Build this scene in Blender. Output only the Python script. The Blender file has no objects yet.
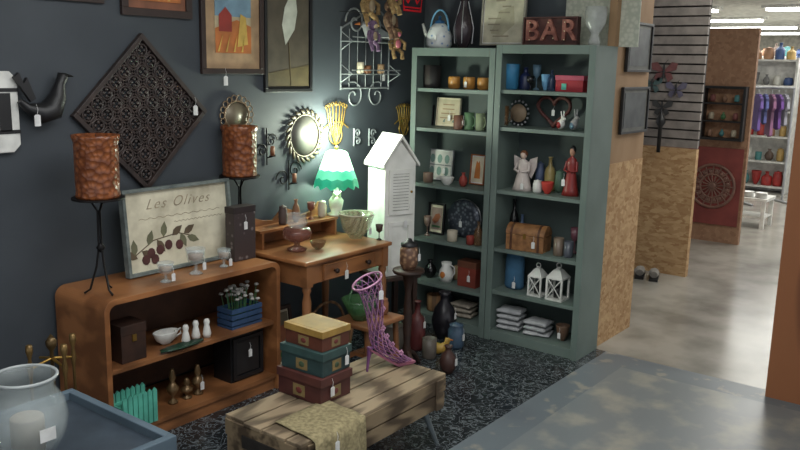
import bpy,bmesh,math,random
from mathutils import Vector,Matrix
random.seed(7)
PI=math.pi
sc=bpy.context.scene
# ---------------------------------------------------------------- camera (room axes: +X along dark wall, +Y towards it)
H=1.68; FL=820.0
th=math.radians(11.04); ps=math.radians(37.3); rl=math.radians(1.3)
F=Vector((math.cos(th)*math.cos(ps),math.cos(th)*math.sin(ps),-math.sin(th)))
R0=Vector((math.sin(ps),-math.cos(ps),0)); U0=R0.cross(F)
R=R0*math.cos(rl)+U0*math.sin(rl); U=U0*math.cos(rl)-R0*math.sin(rl)
cd=bpy.data.cameras.new('camera'); cam=bpy.data.objects.new('camera',cd)
sc.collection.objects.link(cam); sc.camera=cam
cd.sensor_width=36; cd.lens=FL/800*36; cd.clip_start=.05; cd.clip_end=100
mm=Matrix((R,U,-F)).transposed().to_4x4(); mm.translation=Vector((0,0,H)); cam.matrix_world=mm
# survey helpers: measured position of a thing standing on a real surface
def sy(px,x,z):
    v=R-(px-400)/FL*F; return -(v.x*x+v.z*(z-H))/v.y
def sx(px,y,z):
    v=R-(px-400)/FL*F; return -(v.y*y+v.z*(z-H))/v.x
def zz(py,x,y):
    v=U+(py-225)/FL*F; return H-(v.x*x+v.y*y)/v.z
def S(x,y,z): return (Vector((x,y,z-H)).dot(F))/FL
def wall(px,py,off=0,Y=3.35):
    z=1.4
    for _ in range(4):
        x=sx(px,Y-off,z); z=zz(py,x,Y-off)
    return x,Y-off,z
def xpl(px,py,X):
    z=1.4
    for _ in range(4):
        y=sy(px,X,z); z=zz(py,X,y)
    return X,y,z
# ---------------------------------------------------------------- materials
def lin(c):
    return tuple(((v/255)/12.92 if v/255<=.04045 else ((v/255+.055)/1.055)**2.4) for v in c[:3])+(1,)
MC={}
def mat(c,r=.6,metal=0,k='noise',c2=None,sc_=12,st=(1,1,1),bump=.0,em=0,alpha=1,trans=0,lo=.35,hi=.65):
    key=(tuple(c),r,metal,k,tuple(c2) if c2 else None,sc_,st,bump,em,alpha,trans,lo,hi)
    if key in MC: return MC[key]
    m=bpy.data.materials.new('mat_%d_%d_%d'%tuple(c[:3])); m.use_nodes=True
    nt=m.node_tree; N=nt.nodes; Lk=nt.links; b=N['Principled BSDF']
    b.inputs['Roughness'].default_value=r; b.inputs['Metallic'].default_value=metal
    b.inputs['Alpha'].default_value=alpha; b.inputs['Transmission Weight'].default_value=trans
    if c2 is None:
        c2=tuple(max(0,v*.84) for v in c)
    tc=N.new('ShaderNodeTexCoord'); mp=N.new('ShaderNodeMapping'); mp.inputs['Scale'].default_value=st
    Lk.new(tc.outputs['Object'],mp.inputs['Vector'])
    ramp=N.new('ShaderNodeValToRGB'); ramp.color_ramp.elements[0].color=lin(c); ramp.color_ramp.elements[1].color=lin(c2)
    ramp.color_ramp.elements[0].position=lo; ramp.color_ramp.elements[1].position=hi
    vec=mp.outputs['Vector']
    if k in('noise','vein'):
        t=N.new('ShaderNodeTexNoise'); t.inputs['Scale'].default_value=sc_; t.inputs['Detail'].default_value=5; o=t.outputs['Fac']
        if k=='vein':
            t.inputs['Distortion'].default_value=1.6; t.inputs['Detail'].default_value=3.5
            e=ramp.color_ramp.elements.new((lo+hi)/2); e.color=lin(c2); ramp.color_ramp.elements[2].color=lin(c)
    elif k=='wave':
        t=N.new('ShaderNodeTexWave'); t.inputs['Scale'].default_value=sc_; t.inputs['Distortion'].default_value=6; t.inputs['Detail'].default_value=3; o=t.outputs['Fac']
    elif k=='stripe':
        t=N.new('ShaderNodeTexWave'); t.inputs['Scale'].default_value=sc_; t.inputs['Distortion'].default_value=.3; o=t.outputs['Fac']
    elif k=='vor':
        t=N.new('ShaderNodeTexVoronoi'); t.inputs['Scale'].default_value=sc_; o=t.outputs['Distance']
    elif k in('cell','flake'):
        t=N.new('ShaderNodeTexVoronoi'); t.inputs['Scale'].default_value=sc_
        if k=='flake':
            nz=N.new('ShaderNodeTexNoise'); nz.inputs['Scale'].default_value=26; nz.inputs['Detail'].default_value=4
            Lk.new(vec,nz.inputs['Vector']); mx=N.new('ShaderNodeMixRGB'); mx.inputs['Fac'].default_value=.07
            Lk.new(vec,mx.inputs[1]); Lk.new(nz.outputs['Color'],mx.inputs[2]); vec=mx.outputs[0]
        h=N.new('ShaderNodeSeparateColor'); Lk.new(t.outputs['Color'],h.inputs['Color']); o=h.outputs['Red']
        ramp.color_ramp.elements[0].position=0; ramp.color_ramp.elements[1].position=1
    Lk.new(vec,t.inputs['Vector'])
    Lk.new(o,ramp.inputs['Fac']); Lk.new(ramp.outputs['Color'],b.inputs['Base Color'])
    if bump:
        bp=N.new('ShaderNodeBump'); bp.inputs['Strength'].default_value=bump; bp.inputs['Distance'].default_value=.01
        Lk.new(o,bp.inputs['Height']); Lk.new(bp.outputs['Normal'],b.inputs['Normal'])
    if em:
        Lk.new(ramp.outputs['Color'],b.inputs['Emission Color']); b.inputs['Emission Strength'].default_value=em
    MC[key]=m; return m
def wood(c,c2,sc_=3,r=.45,st=(1,1,1)): return mat(c,r,k='wave',c2=c2,sc_=sc_,st=st,lo=.2,hi=.9)
WALL=mat((64,70,76),.6,c2=(55,61,67),sc_=2.5,bump=.05)
OAK=wood((156,104,64),(122,78,46),2.2,.35,(.4,2,3)); OAK2=wood((142,94,58),(108,70,42),2.5,.4,(.4,2,3))
PINE=wood((146,128,102),(92,78,60),2.4,.8,(.5,5,5))
OSB=mat((192,160,118),.8,k='flake',c2=(156,118,78),sc_=34,st=(1,.6,1.4))
IRON=mat((28,26,26),.5,.6); BLK=mat((24,24,26),.45); BLKS=mat((18,18,20),.2)
GG=mat((106,120,114),.55,c2=(94,108,102),sc_=3); GG_SHADE=mat((70,82,80),.6,c2=(60,72,70),sc_=4)
WHT=mat((226,226,220),.5); CREAM=mat((216,206,180),.6); PAPER=mat((240,240,238),.7)
AMB=mat((146,86,48),.3,k='vor',c2=(98,52,28),sc_=42,bump=.6,em=.05,lo=.1,hi=.7)  # faint emission added to lighten the unlit amber glass
BRASS=mat((176,140,72),.35,.8); SILV=mat((176,178,180),.3,.8); GOLD=mat((160,130,60),.4,.6)
GLASS=mat((215,228,228),.06,alpha=.28); SMOKE=mat((120,90,60),.08,alpha=.55); GREENG=mat((60,100,60),.1,alpha=.6)
TEAL=mat((58,110,112),.6); BLUEG=mat((92,122,140),.5)
RED=mat((160,36,36),.45); DKB=mat((60,38,28),.55,c2=(38,24,18)); BROWN=mat((112,68,40),.6); MINT=mat((98,190,168),.5)
BLUE=mat((44,96,144),.4); NAVY=mat((30,40,78),.4); PINK=mat((200,110,124),.5); GREY=mat((128,130,132),.5)
LBLUE=mat((112,168,206),.5); ORG=mat((200,120,54),.5); GRN=mat((58,100,62),.6)
# ---------------------------------------------------------------- mesh builder
def TM(x=0,y=0,z=0,rx=0,ry=0,rz=0):
    return Matrix.Translation((x,y,z))@Matrix.Rotation(rz,4,'Z')@Matrix.Rotation(ry,4,'Y')@Matrix.Rotation(rx,4,'X')
class MB:
    def __init__(s): s.v=[];s.f=[];s.m=[];s.s=[]
    def add(s,vs,fs,m=0,sm=False,M=None):
        o=len(s.v)
        for v in vs:
            v=Vector(v); s.v.append(tuple(M@v) if M else tuple(v))
        for f in fs: s.f.append([i+o for i in f]); s.m.append(m); s.s.append(sm)
        return s
    def box(s,c,d,m=0,M=None):
        x,y,z=c; a,b,e=[t/2 for t in d]
        vs=[(x+i*a,y+j*b,z+k*e) for i in(-1,1) for j in(-1,1) for k in(-1,1)]
        return s.add(vs,[(0,1,3,2),(4,6,7,5),(0,4,5,1),(2,3,7,6),(0,2,6,4),(1,5,7,3)],m,False,M)
    def lathe(s,pr,m=0,M=None,n=20,sm=True,ex=1,ey=1):
        vs=[];fs=[];rings=[]
        for r,z in pr:
            if r<1e-5: rings.append([len(vs)]); vs.append((0,0,z))
            else:
                rings.append(list(range(len(vs),len(vs)+n)))
                vs+=[(r*ex*math.cos(2*PI*i/n),r*ey*math.sin(2*PI*i/n),z) for i in range(n)]
        for a,b in zip(rings,rings[1:]):
            if len(a)==1 and len(b)==1: continue
            for i in range(n):
                j=(i+1)%n
                if len(a)==1: fs.append((a[0],b[j],b[i]))
                elif len(b)==1: fs.append((a[i],a[j],b[0]))
                else: fs.append((a[i],a[j],b[j],b[i]))
        return s.add(vs,fs,m,sm,M)
    def cyl(s,c,r,h,m=0,M=None,n=20,r2=None):
        r2=r if r2 is None else r2
        X=(M or Matrix())@Matrix.Translation(c)
        vs=[(r*math.cos(2*PI*i/n),r*math.sin(2*PI*i/n),0) for i in range(n)]+[(r2*math.cos(2*PI*i/n),r2*math.sin(2*PI*i/n),h) for i in range(n)]
        s.add(vs,[(i,(i+1)%n,(i+1)%n+n,i+n) for i in range(n)],m,True,X)
        return s.add(vs,[tuple(range(n))[::-1],tuple(range(n,2*n))],m,False,X)
    def sph(s,c,r,m=0,M=None,n=16,k=8):
        if not hasattr(r,'__len__'): r=(r,r,r)
        X=(M or Matrix())@Matrix.Translation(c)@Matrix.Diagonal((r[0],r[1],r[2],1))
        return s.lathe([(max(0,math.sin(PI*i/k)),-math.cos(PI*i/k)) if 0<i<k else (0,-math.cos(PI*i/k)) for i in range(k+1)],m,X,n)
    def tube(s,pts,r,m=0,M=None,n=8,closed=False):
        pts=[Vector(p) for p in pts]; N=len(pts)
        rs=r if hasattr(r,'__len__') else [r]*N
        vs=[];fs=[];up=None
        for i,p in enumerate(pts):
            if closed: t=pts[(i+1)%N]-pts[i-1]
            else: t=pts[min(i+1,N-1)]-pts[max(i-1,0)]
            if t.length<1e-9: t=Vector((0,0,1))
            t.normalize()
            if up is None:
                up=Vector((0,0,1)) if abs(t.z)<.9 else Vector((1,0,0))
            up=(up-t*up.dot(t))
            if up.length<1e-6: up=t.orthogonal()
            up.normalize(); w=t.cross(up)
            vs+=[tuple(p+rs[i]*(math.cos(2*PI*j/n)*up+math.sin(2*PI*j/n)*w)) for j in range(n)]
        for i in range(N if closed else N-1):
            a=i*n;b=((i+1)%N)*n
            for j in range(n):
                k=(j+1)%n; fs.append((a+j,a+k,b+k,b+j))
        s.add(vs,fs,m,True,M)
        if not closed: s.add(vs[:n],[tuple(range(n))],m,False,M); s.add(vs[-n:],[tuple(range(n))],m,False,M)
        return s
    def prism(s,ol,y0,y1,m=0,M=None):
        n=len(ol); vs=[(x,y0,z) for x,z in ol]+[(x,y1,z) for x,z in ol]
        fs=[tuple(range(n)),tuple(range(n,2*n))[::-1]]+[(i,i+n,(i+1)%n+n,(i+1)%n) for i in range(n)]
        return s.add(vs,fs,m,False,M)
    def poly(s,ol,y,m=0,M=None): return s.prism(ol,y,y+.0012,m,M)
    def ring(s,w,h,b,y0,y1,m=0,M=None):
        for cx,cz,sx_,sz_ in((0,h/2-b/2,w,b),(0,-h/2+b/2,w,b),(-w/2+b/2,0,b,h-2*b),(w/2-b/2,0,b,h-2*b)):
            s.box((cx,(y0+y1)/2,cz),(sx_,abs(y1-y0),sz_),m,M)
        return s
    def torus(s,Rr,r,m=0,M=None,n=28,k=8,ez=1):
        return s.tube([(Rr*math.cos(2*PI*i/n),0,ez*Rr*math.sin(2*PI*i/n)) for i in range(n)],r,m,M,k,True)
def fin(mb,name,mats,par=None,loc=(0,0,0),rz=0,label=None,cat=None,grp=None,bev=0,kind=None):
    me=bpy.data.meshes.new(name); me.from_pydata(mb.v,[],mb.f)
    for m_ in (mats if isinstance(mats,(list,tuple)) else [mats]): me.materials.append(m_)
    me.polygons.foreach_set('material_index',mb.m); me.polygons.foreach_set('use_smooth',mb.s)
    bm=bmesh.new(); bm.from_mesh(me); bmesh.ops.recalc_face_normals(bm,faces=bm.faces); bm.to_mesh(me); bm.free()
    o=bpy.data.objects.new(name,me); sc.collection.objects.link(o)
    o.location=loc; o.rotation_euler=(0,0,rz)
    if par: o.parent=par
    if label: o['label']=label
    if cat: o['category']=cat
    if grp: o['group']=grp
    if kind: o['kind']=kind
    if bev:
        b=o.modifiers.new('b','BEVEL'); b.width=bev; b.segments=2; b.limit_method='ANGLE'; b.angle_limit=.9
    return o
def TH(name,label,cat,loc,rz=0,grp=None,rot=None):
    o=bpy.data.objects.new(name,None); sc.collection.objects.link(o); o.empty_display_size=.05
    o.location=loc; o.rotation_euler=rot or (0,0,rz); o['label']=label; o['category']=cat
    if grp: o['group']=grp
    return o
def text(s,size,ext,m,par,loc,rx=PI/2,rz=0,name='lettering',shear=0,off=0,sp=1):
    cu=bpy.data.curves.new(name,'FONT'); cu.body=s; cu.size=size; cu.extrude=ext; cu.align_x='CENTER'; cu.align_y='CENTER'; cu.shear=shear; cu.offset=off; cu.space_character=sp
    t=bpy.data.objects.new('t',cu); sc.collection.objects.link(t)
    me=bpy.data.meshes.new_from_object(t.evaluated_get(bpy.context.evaluated_depsgraph_get())); bpy.data.objects.remove(t)
    me.materials.clear(); me.materials.append(m)
    o=bpy.data.objects.new(name,me); sc.collection.objects.link(o); o.parent=par; o.location=loc; o.rotation_euler=(rx,0,rz); return o
def tag(par,x,y,z,s=1,rz=0):
    b=MB().prism([(-.011*s,-.04*s),(.011*s,-.04*s),(.011*s,-.004*s),(.005*s,0),(-.005*s,0),(-.011*s,-.004*s)],-.001,.001)
    b.tube([(0,0,0),(.004*s,.001,.018*s),(0,.004,.035*s)],.0008,n=4)
    return fin(b,'price_tag',PAPER,par,(x,y,z),rz,label='small white paper price tag on string')
def spiral(cx,cz,r0,turns,sg=1,st=0,y=0,n=26):
    return [(cx+sg*r0*(1-t/n*.85)*math.cos(st+turns*2*PI*t/n),y,cz+r0*(1-t/n*.85)*math.sin(st+turns*2*PI*t/n)) for t in range(n+1)]
def lo(name,label,cat,p,w,h,prof,m,rz=0,grp=None,n=20,ex=1,ey=1):
    return fin(MB().lathe([(r*w/2,z*h) for r,z in prof],0,None,n,True,ex,ey),name,m,None,p,rz,label,cat,grp)
MUG=[(0,0),(.85,0),(.92,.06),(.95,1),(.85,1),(.8,.12),(0,.12)]
VASE=[(0,0),(.5,0),(.85,.2),(1,.42),(.75,.66),(.34,.82),(.34,.92),(.5,1),(.4,1),(.24,.88),(0,.8)]
BOWL=[(0,0),(.35,0),(.4,.08),(.75,.35),(1,.95),(1,1),(.94,1),(.68,.42),(.3,.14),(0,.14)]
BOTT=[(0,0),(.95,0),(1,.04),(1,.55),(.8,.66),(.34,.76),(.32,.96),(.42,.97),(.42,1),(0,1)]
JARP=[(0,0),(.8,0),(1,.12),(1,.7),(.8,.84),(.85,.88),(.85,.93),(.3,.96),(.2,1),(0,1)]
CAND=[(0,0),(.8,0),(.8,.06),(1,.1),(1,.9),(.92,1),(.8,.98),(.8,.85),(0,.85)]
GOBL=[(0,0),(.7,0),(.65,.05),(.12,.12),(.12,.45),(.8,.6),(.95,1),(.85,1),(.7,.62),(0,.55)]
# ---------------------------------------------------------------- room shell
def struct(mb,name,mats): return fin(mb,name,mats,kind='structure')
CONCW=mat((160,157,149),.2,c2=(124,121,114),sc_=2.6,lo=.4,hi=.68)
PAINT=mat((100,108,114),.38,c2=(136,134,126),sc_=9,bump=.03,lo=.58,hi=.66)
WORN=mat((112,118,121),.32,c2=(144,142,134),sc_=5,lo=.48,hi=.66,bump=.03)
TILE=mat((34,38,41),.22,k='vein',c2=(108,114,118),sc_=19,lo=.455,hi=.545)
fl=MB()
def fr(x0,y0,x1,y1,m): fl.add([(x0,y0,0),(x1,y0,0),(x1,y1,0),(x0,y1,0)],[(0,1,2,3)],m)
fr(-3,-4,4.35,1.69,0); fr(-3,1.69,4.35,1.87,1); fr(4.35,-4,4.55,1.87,1); fr(-3,1.87,4.55,3.6,2); fr(4.55,-4,24,3.6,3); fr(4.55,3.6,24,10,3)
struct(fl,'floor',[WORN,PAINT,TILE,CONCW])
struct(MB().box((1.15,3.41,1.3),(8.3,.12,2.6)),'wall_north',WALL)
struct(MB().box((4.66,2.775,1.3),(.08,1.15,2.6)),'wall_east',WALL)
struct(MB().box((10,3,2.66),(28,16,.1)),'ceiling',mat((220,220,212),.9))
struct(MB().box((22,3,1.3),(.1,16,2.6)),'wall_far',mat((204,200,190),.9))
struct(MB().box((15,8.5,1.3),(14,.1,2.6)),'wall_side',mat((196,190,178),.9))
struct(MB().box((4.8325,1.975,.565),(.555,.05,1.13)).box((4.8325,1.977,1.865),(.555,.045,1.47),1).box((4.66,2.08,1.3),(.08,.16,2.6),1),'wall_partition',[OSB,mat((160,130,98),.75,c2=(144,114,82),sc_=7,st=(1,1,.4))])
struct(MB().box((6.74,2.72,.53),(.06,1.2,1.06),0),'trim_1',OSB)
sl=MB()
for i in range(21): sl.box((6.735,2.72,1.1+i*.075),(.03,1.2,.062),0)
sl.box((6.76,2.72,1.84),(.02,1.2,1.5),1)
struct(sl,'wall_slatboard',[mat((140,132,126),.6),mat((52,48,46),.8)])
y3=sy(752,8.36,1.4)
struct(MB().box((8.4,(y3+3.6)/2,1.05),(.06,3.6-y3,2.1),0),'wall_booth',mat((152,118,92),.8,k='flake',c2=(132,98,74),sc_=30))
struct(MB().box((4.47,.20,1.3),(.05,1.46,2.6)),'wall_south',mat((138,86,52),.7,k='wave',c2=(112,66,38),sc_=1.2,st=(3,3,.4)))
struct(MB().box((4.615,sy(600,4.6,1.9),2.2),(.012,.46,.78)),'trim_2',mat((190,192,178),.8,k='vor',c2=(170,174,160),sc_=40))
# ---------------------------------------------------------------- bookcases
def bookcase(y0,y1,top,zs,label):
    t=TH('bookcase',label,'bookcase',(4.27,(y0+y1)/2,0),-PI/2,'tall bookcases side by side'); w=y1-y0; D=.278
    b=MB()
    for s_ in(-1,1): b.box((s_*(w/2-.012),D/2,top/2),(.024,D,top))
    b.box((0,D/2,top-.014),(w-.048,D,.028)); b.box((0,D/2,.03),(w-.048,D-.01,.06))
    for s_ in(-1,1): b.box((s_*(w/2-.02),-.006,top/2),(.04,.012,top))
    b.box((0,-.006,top-.025),(w-.08,.012,.05))
    fin(b,'body',GG,t,bev=.002)
    fin(MB().box((0,D-.006,top/2),(w-.048,.01,top-.06)),'back_panel',GG_SHADE,t)  # same grey-green as the body, with the shade inside painted into its colour
    for z in zs: fin(MB().box((0,D/2-.005,z-.011),(w-.05,D-.016,.022)),'shelf',GG,t,bev=.001)
    return t
ZL=[1.79,1.54,1.29,.93,.57,.28,.061]; ZR=[1.81,1.55,1.33,.95,.59,.32,.061]
bookcase(2.565,3.18,1.79,ZL[1:6],'tall grey-green painted wooden bookcase beside dark wall')
bookcase(1.93,2.56,1.81,ZR[1:6],'tall grey-green painted wooden bookcase beside particle board partition')
def SP(px,row,off=.12):
    off=min(off,.215)
    z=(ZL if px<490 else ZR)[row]+.0005; x=4.27+off; y=sy(px,x,z); return (x,y,z),S(x,y,z)
def SI(px,row,w,h,prof,m,name,label,cat,off=.12,grp=None,ex=1,ey=1,tg=0):
    p,s=SP(px,row,off); o=lo(name,label,cat,p,w*s,h*s,prof,m,-PI/2,grp,ex=ex,ey=ey)
    if tg: tag(o,0,-w*s/2-.005,h*s*.5+.01,.9)
    return o
def fig(px,row,w,h,mats,name,label,cat,off=.12,wings=False):
    p,s=SP(px,row,off); w*=s;h*=s; t=TH(name,label,cat,p,-PI/2)
    fin(MB().lathe([(0,0),(.42*w,0),(.36*w,.1*h),(.2*w,.5*h),(.26*w,.62*h),(.22*w,.72*h),(.07*w,.78*h),(.06*w,.82*h),(0,.82*h)],ey=.7),'robe',mats[0],t)
    fin(MB().sph((0,0,.88*h),(.13*w,.13*w,.1*h)),'head',mats[1],t)
    b=MB()
    for s_ in(-1,1): b.tube([(s_*.24*w,0,.68*h),(s_*.3*w,-.1*w,.5*h),(s_*.06*w,-.25*w,.48*h)],[.07*w,.06*w,.045*w])
    fin(b,'arms',mats[0],t)
    fin(MB().sph((0,.03*w,.91*h),(.15*w,.14*w,.09*h)),'hair',mats[2],t)
    if wings:
        b=MB()
        for s_ in(-1,1): b.prism([(0,.5*h),(s_*.2*w,.78*h),(s_*.5*w,.85*h),(s_*.48*w,.6*h),(s_*.36*w,.42*h),(s_*.28*w,.3*h),(s_*.1*w,.42*h)],.16*w,.2*w)
        fin(b,'wings',mats[0],t)
    return t
def boxit(p,w,d,h,mats,name,label,cat,rz=-PI/2,lid=.25,grp=None):
    t=TH(name,label,cat,p,rz,grp)
    fin(MB().box((0,0,h*(1-lid)/2),(w*.96,d*.96,h*(1-lid))),'box_body',mats[0],t,bev=.002)
    fin(MB().box((0,0,h*(1-lid/2)),(w,d,h*lid)),'lid',mats[1],t,bev=.002); return t
def pic(p,w,h,fw,mats,name,label,art=None,rz=0,lean=0,cat='picture',th=.02):
    t=TH(name,label,cat,p,rot=(-lean,0,rz))
    fin(MB().ring(w,h,fw,-th,0),'frame',mats[0],t,bev=.002)
    fin(MB().box((0,-.006,0),(w-2*fw,.006,h-2*fw)),'mat_board',mats[1],t)
    b=MB(); iw,ih=(w-2*fw)*mats[3],(h-2*fw)*mats[3]; b.box((0,-.0105,0),(iw,.003,ih),0)
    ms=[mats[2]]
    if art: ms+=art(b,iw,ih)
    fin(b,'print',ms,t); return t
# ---- top of bookcases
p,s=SP(439,0,.15); t=TH('teapot','white enamel kettle with blue flowers and arched handle','teapot',p,-PI/2); w=26*s;h=24*s
fin(MB().lathe([(0,0),(.42*w,0),(.5*w,.15*h),(.5*w,.5*h),(.36*w,.85*h),(.2*w,1*h),(0,h)]),'body',mat((110,146,190),.35,k='vor',c2=(222,226,226),sc_=30,lo=.12,hi=.3),t)
fin(MB().lathe([(.2*w,h),(.18*w,1.1*h),(.05*w,1.15*h),(.06*w,1.3*h),(0,1.32*h)]),'lid',BLUE,t)
fin(MB().tube([(-.45*w,0,.4*h),(-.65*w,0,.6*h),(-.8*w,0,1*h)],[.1*w,.07*w,.05*w]),'spout',WHT,t)
fin(MB().tube([(.42*w*math.cos(a),0,.7*h+.85*h*math.sin(a)) for a in [PI*i/12 for i in range(13)]],.035*w),'handle',LBLUE,t); tag(t,.2*w,-.55*w,.5*h,.8)
p,s=SP(463,0,.15); t=TH('lantern_bottle','dark glass bottle lamp with scrolled metal overlay','lantern',p,-PI/2); w=19*s;h=48*s
fin(MB().lathe([(r*w/2,z*h) for r,z in VASE]),'bottle',mat((58,48,54),.2),t)
b=MB()
for i in range(4):
    a=i*PI/2+.4; X=TM(rz=a); b.tube([(w*.46,0,.1*h),(w*.52,0,.42*h),(w*.36,0,.68*h),(w*.2,0,.95*h)],.003,0,X,6)
fin(b,'overlay',SILV,t)
def art_map(b,w,h):
    for i in range(7): b.box((random.uniform(-.25,.25)*w,-.013,(.42-.13*i)*h),(w*random.uniform(.2,.45),.002,.03*h),1)
    b.poly([(-.3*w,-.3*h),(-.1*w,.2*h),(.25*w,.3*h),(.3*w,-.1*h),(0,-.35*h)],-.0135,2); return [mat((150,140,120)),mat((176,170,146))]
p,s=SP(503,0,.215); pic((p[0],p[1],p[2]+25*s),50*s,50*s,.012,(mat((150,146,134)),PAPER,mat((196,190,168)),.96),'framed_map','pale framed printed sheet standing on bookcase',art_map,-PI/2,.05)
p,s=SP(549,0,.14); t=TH('bar_sign','weathered maroon marquee sign with raised letters reading BAR','sign',p,-PI/2); w=60*s;h=28*s
fin(MB().box((0,.025,h/2),(w,.03,h)).ring(w,h,.008,-.005,.012,0,TM(z=h/2)),'sign_board',mat((84,48,44),.7,c2=(62,38,36),sc_=20),t)
text('BAR',h*1.0,.008,mat((168,112,96),.6,c2=(120,70,62),sc_=25),t,(.004,0,h*.5),off=.003,sp=1.2)
b=MB()
for x_,z_ in [(-.36,.2),(-.36,.5),(-.36,.8),(-.02,.8),(-.1,.25),(.08,.25),(.28,.8),(.28,.5),(.28,.2)]: b.sph((x_*w,-.012,z_*h),.004,n=8,k=4)
fin(b,'bulbs',mat((240,220,180),.3),t)
SI(594,0,22,38,[(0,0),(.5,0),(.55,.1),(.35,.3),(.9,.55),(1,.8),(.95,1),(.8,1),(.3,.4),(0,.38)],mat((200,204,200),.15,alpha=.6),'flower_vase','pale footed glass vase on bookcase','vase',.15)
# ---- row 1
SI(432,1,19,22,MUG,mat((50,44,42),.7,k='stripe',c2=(24,22,22),sc_=40,st=(.1,.1,1)),'basket','dark woven basket on upper shelf','basket')
for i,px in enumerate((454,469,483)):
    SI(px,1,12,12,CAND,mat((180,128,62),.4,em=.04),'votive_candle','amber glass votive candle','candle',grp='amber votives on upper shelf',tg=(i==1))
SI(511,1,16,25,[(0,0),(.8,0),(.8,.03),(.88,.05),(1,.95),(1,1),(.9,1),(.86,.9),(0,.9)],mat((60,130,172),.4),'tumbler','blue insulated tumbler on upper shelf','cup')
for px,hh,m_,ww,pf in ((525,22,NAVY,12,BOTT),(536,25,BLUEG,9,GOBL),(545,16,LBLUE,9,BOWL),(530,14,BLKS,9,GOBL),(551,20,mat((60,80,110),.2,alpha=.7),8,BOTT)):
    SI(px,1,ww,hh,pf,m_,'glass_bottle','small dark blue glass piece beside tumbler','glassware',.17 if px!=530 else .07,'small glassware on upper shelf')
p,s=SP(572,1,.12); t=boxit(p,31*s,.09,16*s,(mat((166,40,52),.5),mat((186,84,104),.5)),'gift_tin','red and pink printed tin on upper shelf','tin',lid=.3)
fin(MB().box((-.03,-.047,5*s),(.03,.003,6*s)),'printed_label',MINT,t)
# ---- row 2
def art_bird(b,w,h):
    b.poly([(-.4*w,-.1*h),(-.1*w,.2*h),(.25*w,.25*h),(.4*w,.1*h),(.2*w,-.1*h),(-.1*w,-.25*h)],-.0135,1)
    b.poly([(-.4*w,-.4*h),(.4*w,-.4*h),(.4*w,-.32*h),(-.4*w,-.3*h)],-.0135,2); return [mat((150,90,60)),GRN]
def art_lines(b,w,h):
    for i in range(4): b.box((0,-.0135,(.3-.18*i)*h),(w*random.uniform(.5,.8),.002,.04*h),1)
    for q in(-.25,.2): b.poly([(q*w,-.4*h),((q+.1)*w,-.42*h),((q+.12)*w,-.25*h)],-.0135,2)
    return [mat((150,120,90)),mat((96,120,110))]
def spic(px,row,w,h,fw,mats,name,label,art,off=.215,lean=.08):
    p,s=SP(px,row,off); return pic((p[0],p[1],p[2]+h*s/2+.002),w*s,h*s,fw,mats,name,label,art,-PI/2,lean)
spic(427,2,17,20,.006,(BLK,CREAM,mat((150,160,158)),.9),'framed_print','small framed bird print leaning on shelf',art_bird)
t=spic(449,2,28,28,.005,(CREAM,CREAM,mat((190,178,150)),.92),'illustrated_card','cream illustrated card with small verses',art_lines); tag(t,.02,-.03,-.02,.9)
def mug(px,row,w_,h_,m_,label,grp=None,name='mug',off=.1,rz=-.3):
    p,s=SP(px,row,off); w=w_*s;h=h_*s; t=TH(name,label,'mug',p,-PI/2+rz,grp)
    fin(MB().lathe([(r*w/2,z*h) for r,z in MUG]),'mug_body',m_,t)
    fin(MB().tube([(w*.45+.32*w*math.sin(a),0,h*.5+.3*h*math.cos(a)) for a in [PI*i/8 for i in range(9)]],.05*w),'handle',m_,t); return t
mug(458,2,10,14,mat((110,74,60)),'small brown painted mug','mugs on second shelf',off=.06); t=mug(469,2,11,17,mat((84,116,84)),'green painted ceramic mug','mugs on second shelf'); tag(t,0,-.05,.06,.8); mug(480,2,10,17,mat((130,142,112)),'pale green painted mug','mugs on second shelf')
mug(504,2,9,20,SMOKE,'brown tinted glass mug',rz=.6)
p,s=SP(518,2,.15); t=TH('beaded_frame','small standing frame edged with silver beads','picture frame',(p[0],p[1],p[2]+13*s),-PI/2); b=MB()
for i in range(16):
    a=i*PI/8; b.sph((11*s*math.cos(a),0,12*s*math.sin(a)),.0085,n=8,k=5)
fin(b,'beads',SILV,t); fin(MB().lathe([(0,0),(.055,0),(.055,.006),(0,.006)],0,TM(rx=PI/2)),'backing',mat((140,120,96)),t)
fin(MB().box((0,.01,-.04),(.06,.01,.07)),'easel',BLK,t)
p,s=SP(553,2,.21); t=TH('heart_wreath','dark red heart-shaped twig wreath','wreath',(p[0],p[1],p[2]+18*s),-PI/2); b=MB()
hp=[(1.1*s*16*math.sin(a)**3,0,1.0*s*(13*math.cos(a)-5*math.cos(2*a)-2*math.cos(3*a)-math.cos(4*a))) for a in [2*PI*i/40 for i in range(40)]]
b.tube(hp,.011,closed=True); b.tube([(x*1.04,.008*math.sin(i),z*1.04) for i,(x,y,z) in enumerate(hp)],.006,closed=True); fin(b,'twigs',mat((96,50,44)),t)
tag(t,0,-.01,0,.9)
for px,hh,m_ in ((561,19,WHT),(574,22,mat((150,150,150)))):
    p,s=SP(px,2,.07); t=TH('rabbit_figurine','small pale ceramic rabbit figurine','figurine',p,-PI/2-.5,'rabbit figurines on second shelf'); h=hh*s
    fin(MB().tube([(-.02,0,.006),(-.012,0,.02),(0,0,.25*h+.015),(.012,0,.55*h),(.018,0,.62*h),(.035,0,.6*h)],[.004,.02,.024,.013,.016,.006],n=10),'body',m_,t)
    fin(MB().tube([(.012,.006,.65*h),(.004,.01,1*h)],[.005,.003]).tube([(.012,-.006,.65*h),(.004,-.01,1*h)],[.005,.003]),'ears',m_,t)
    fin(MB().sph((0,-.018,.03),(.014,.012,.02)),'painted_patch',RED if px<570 else BLUEG,t)
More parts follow.
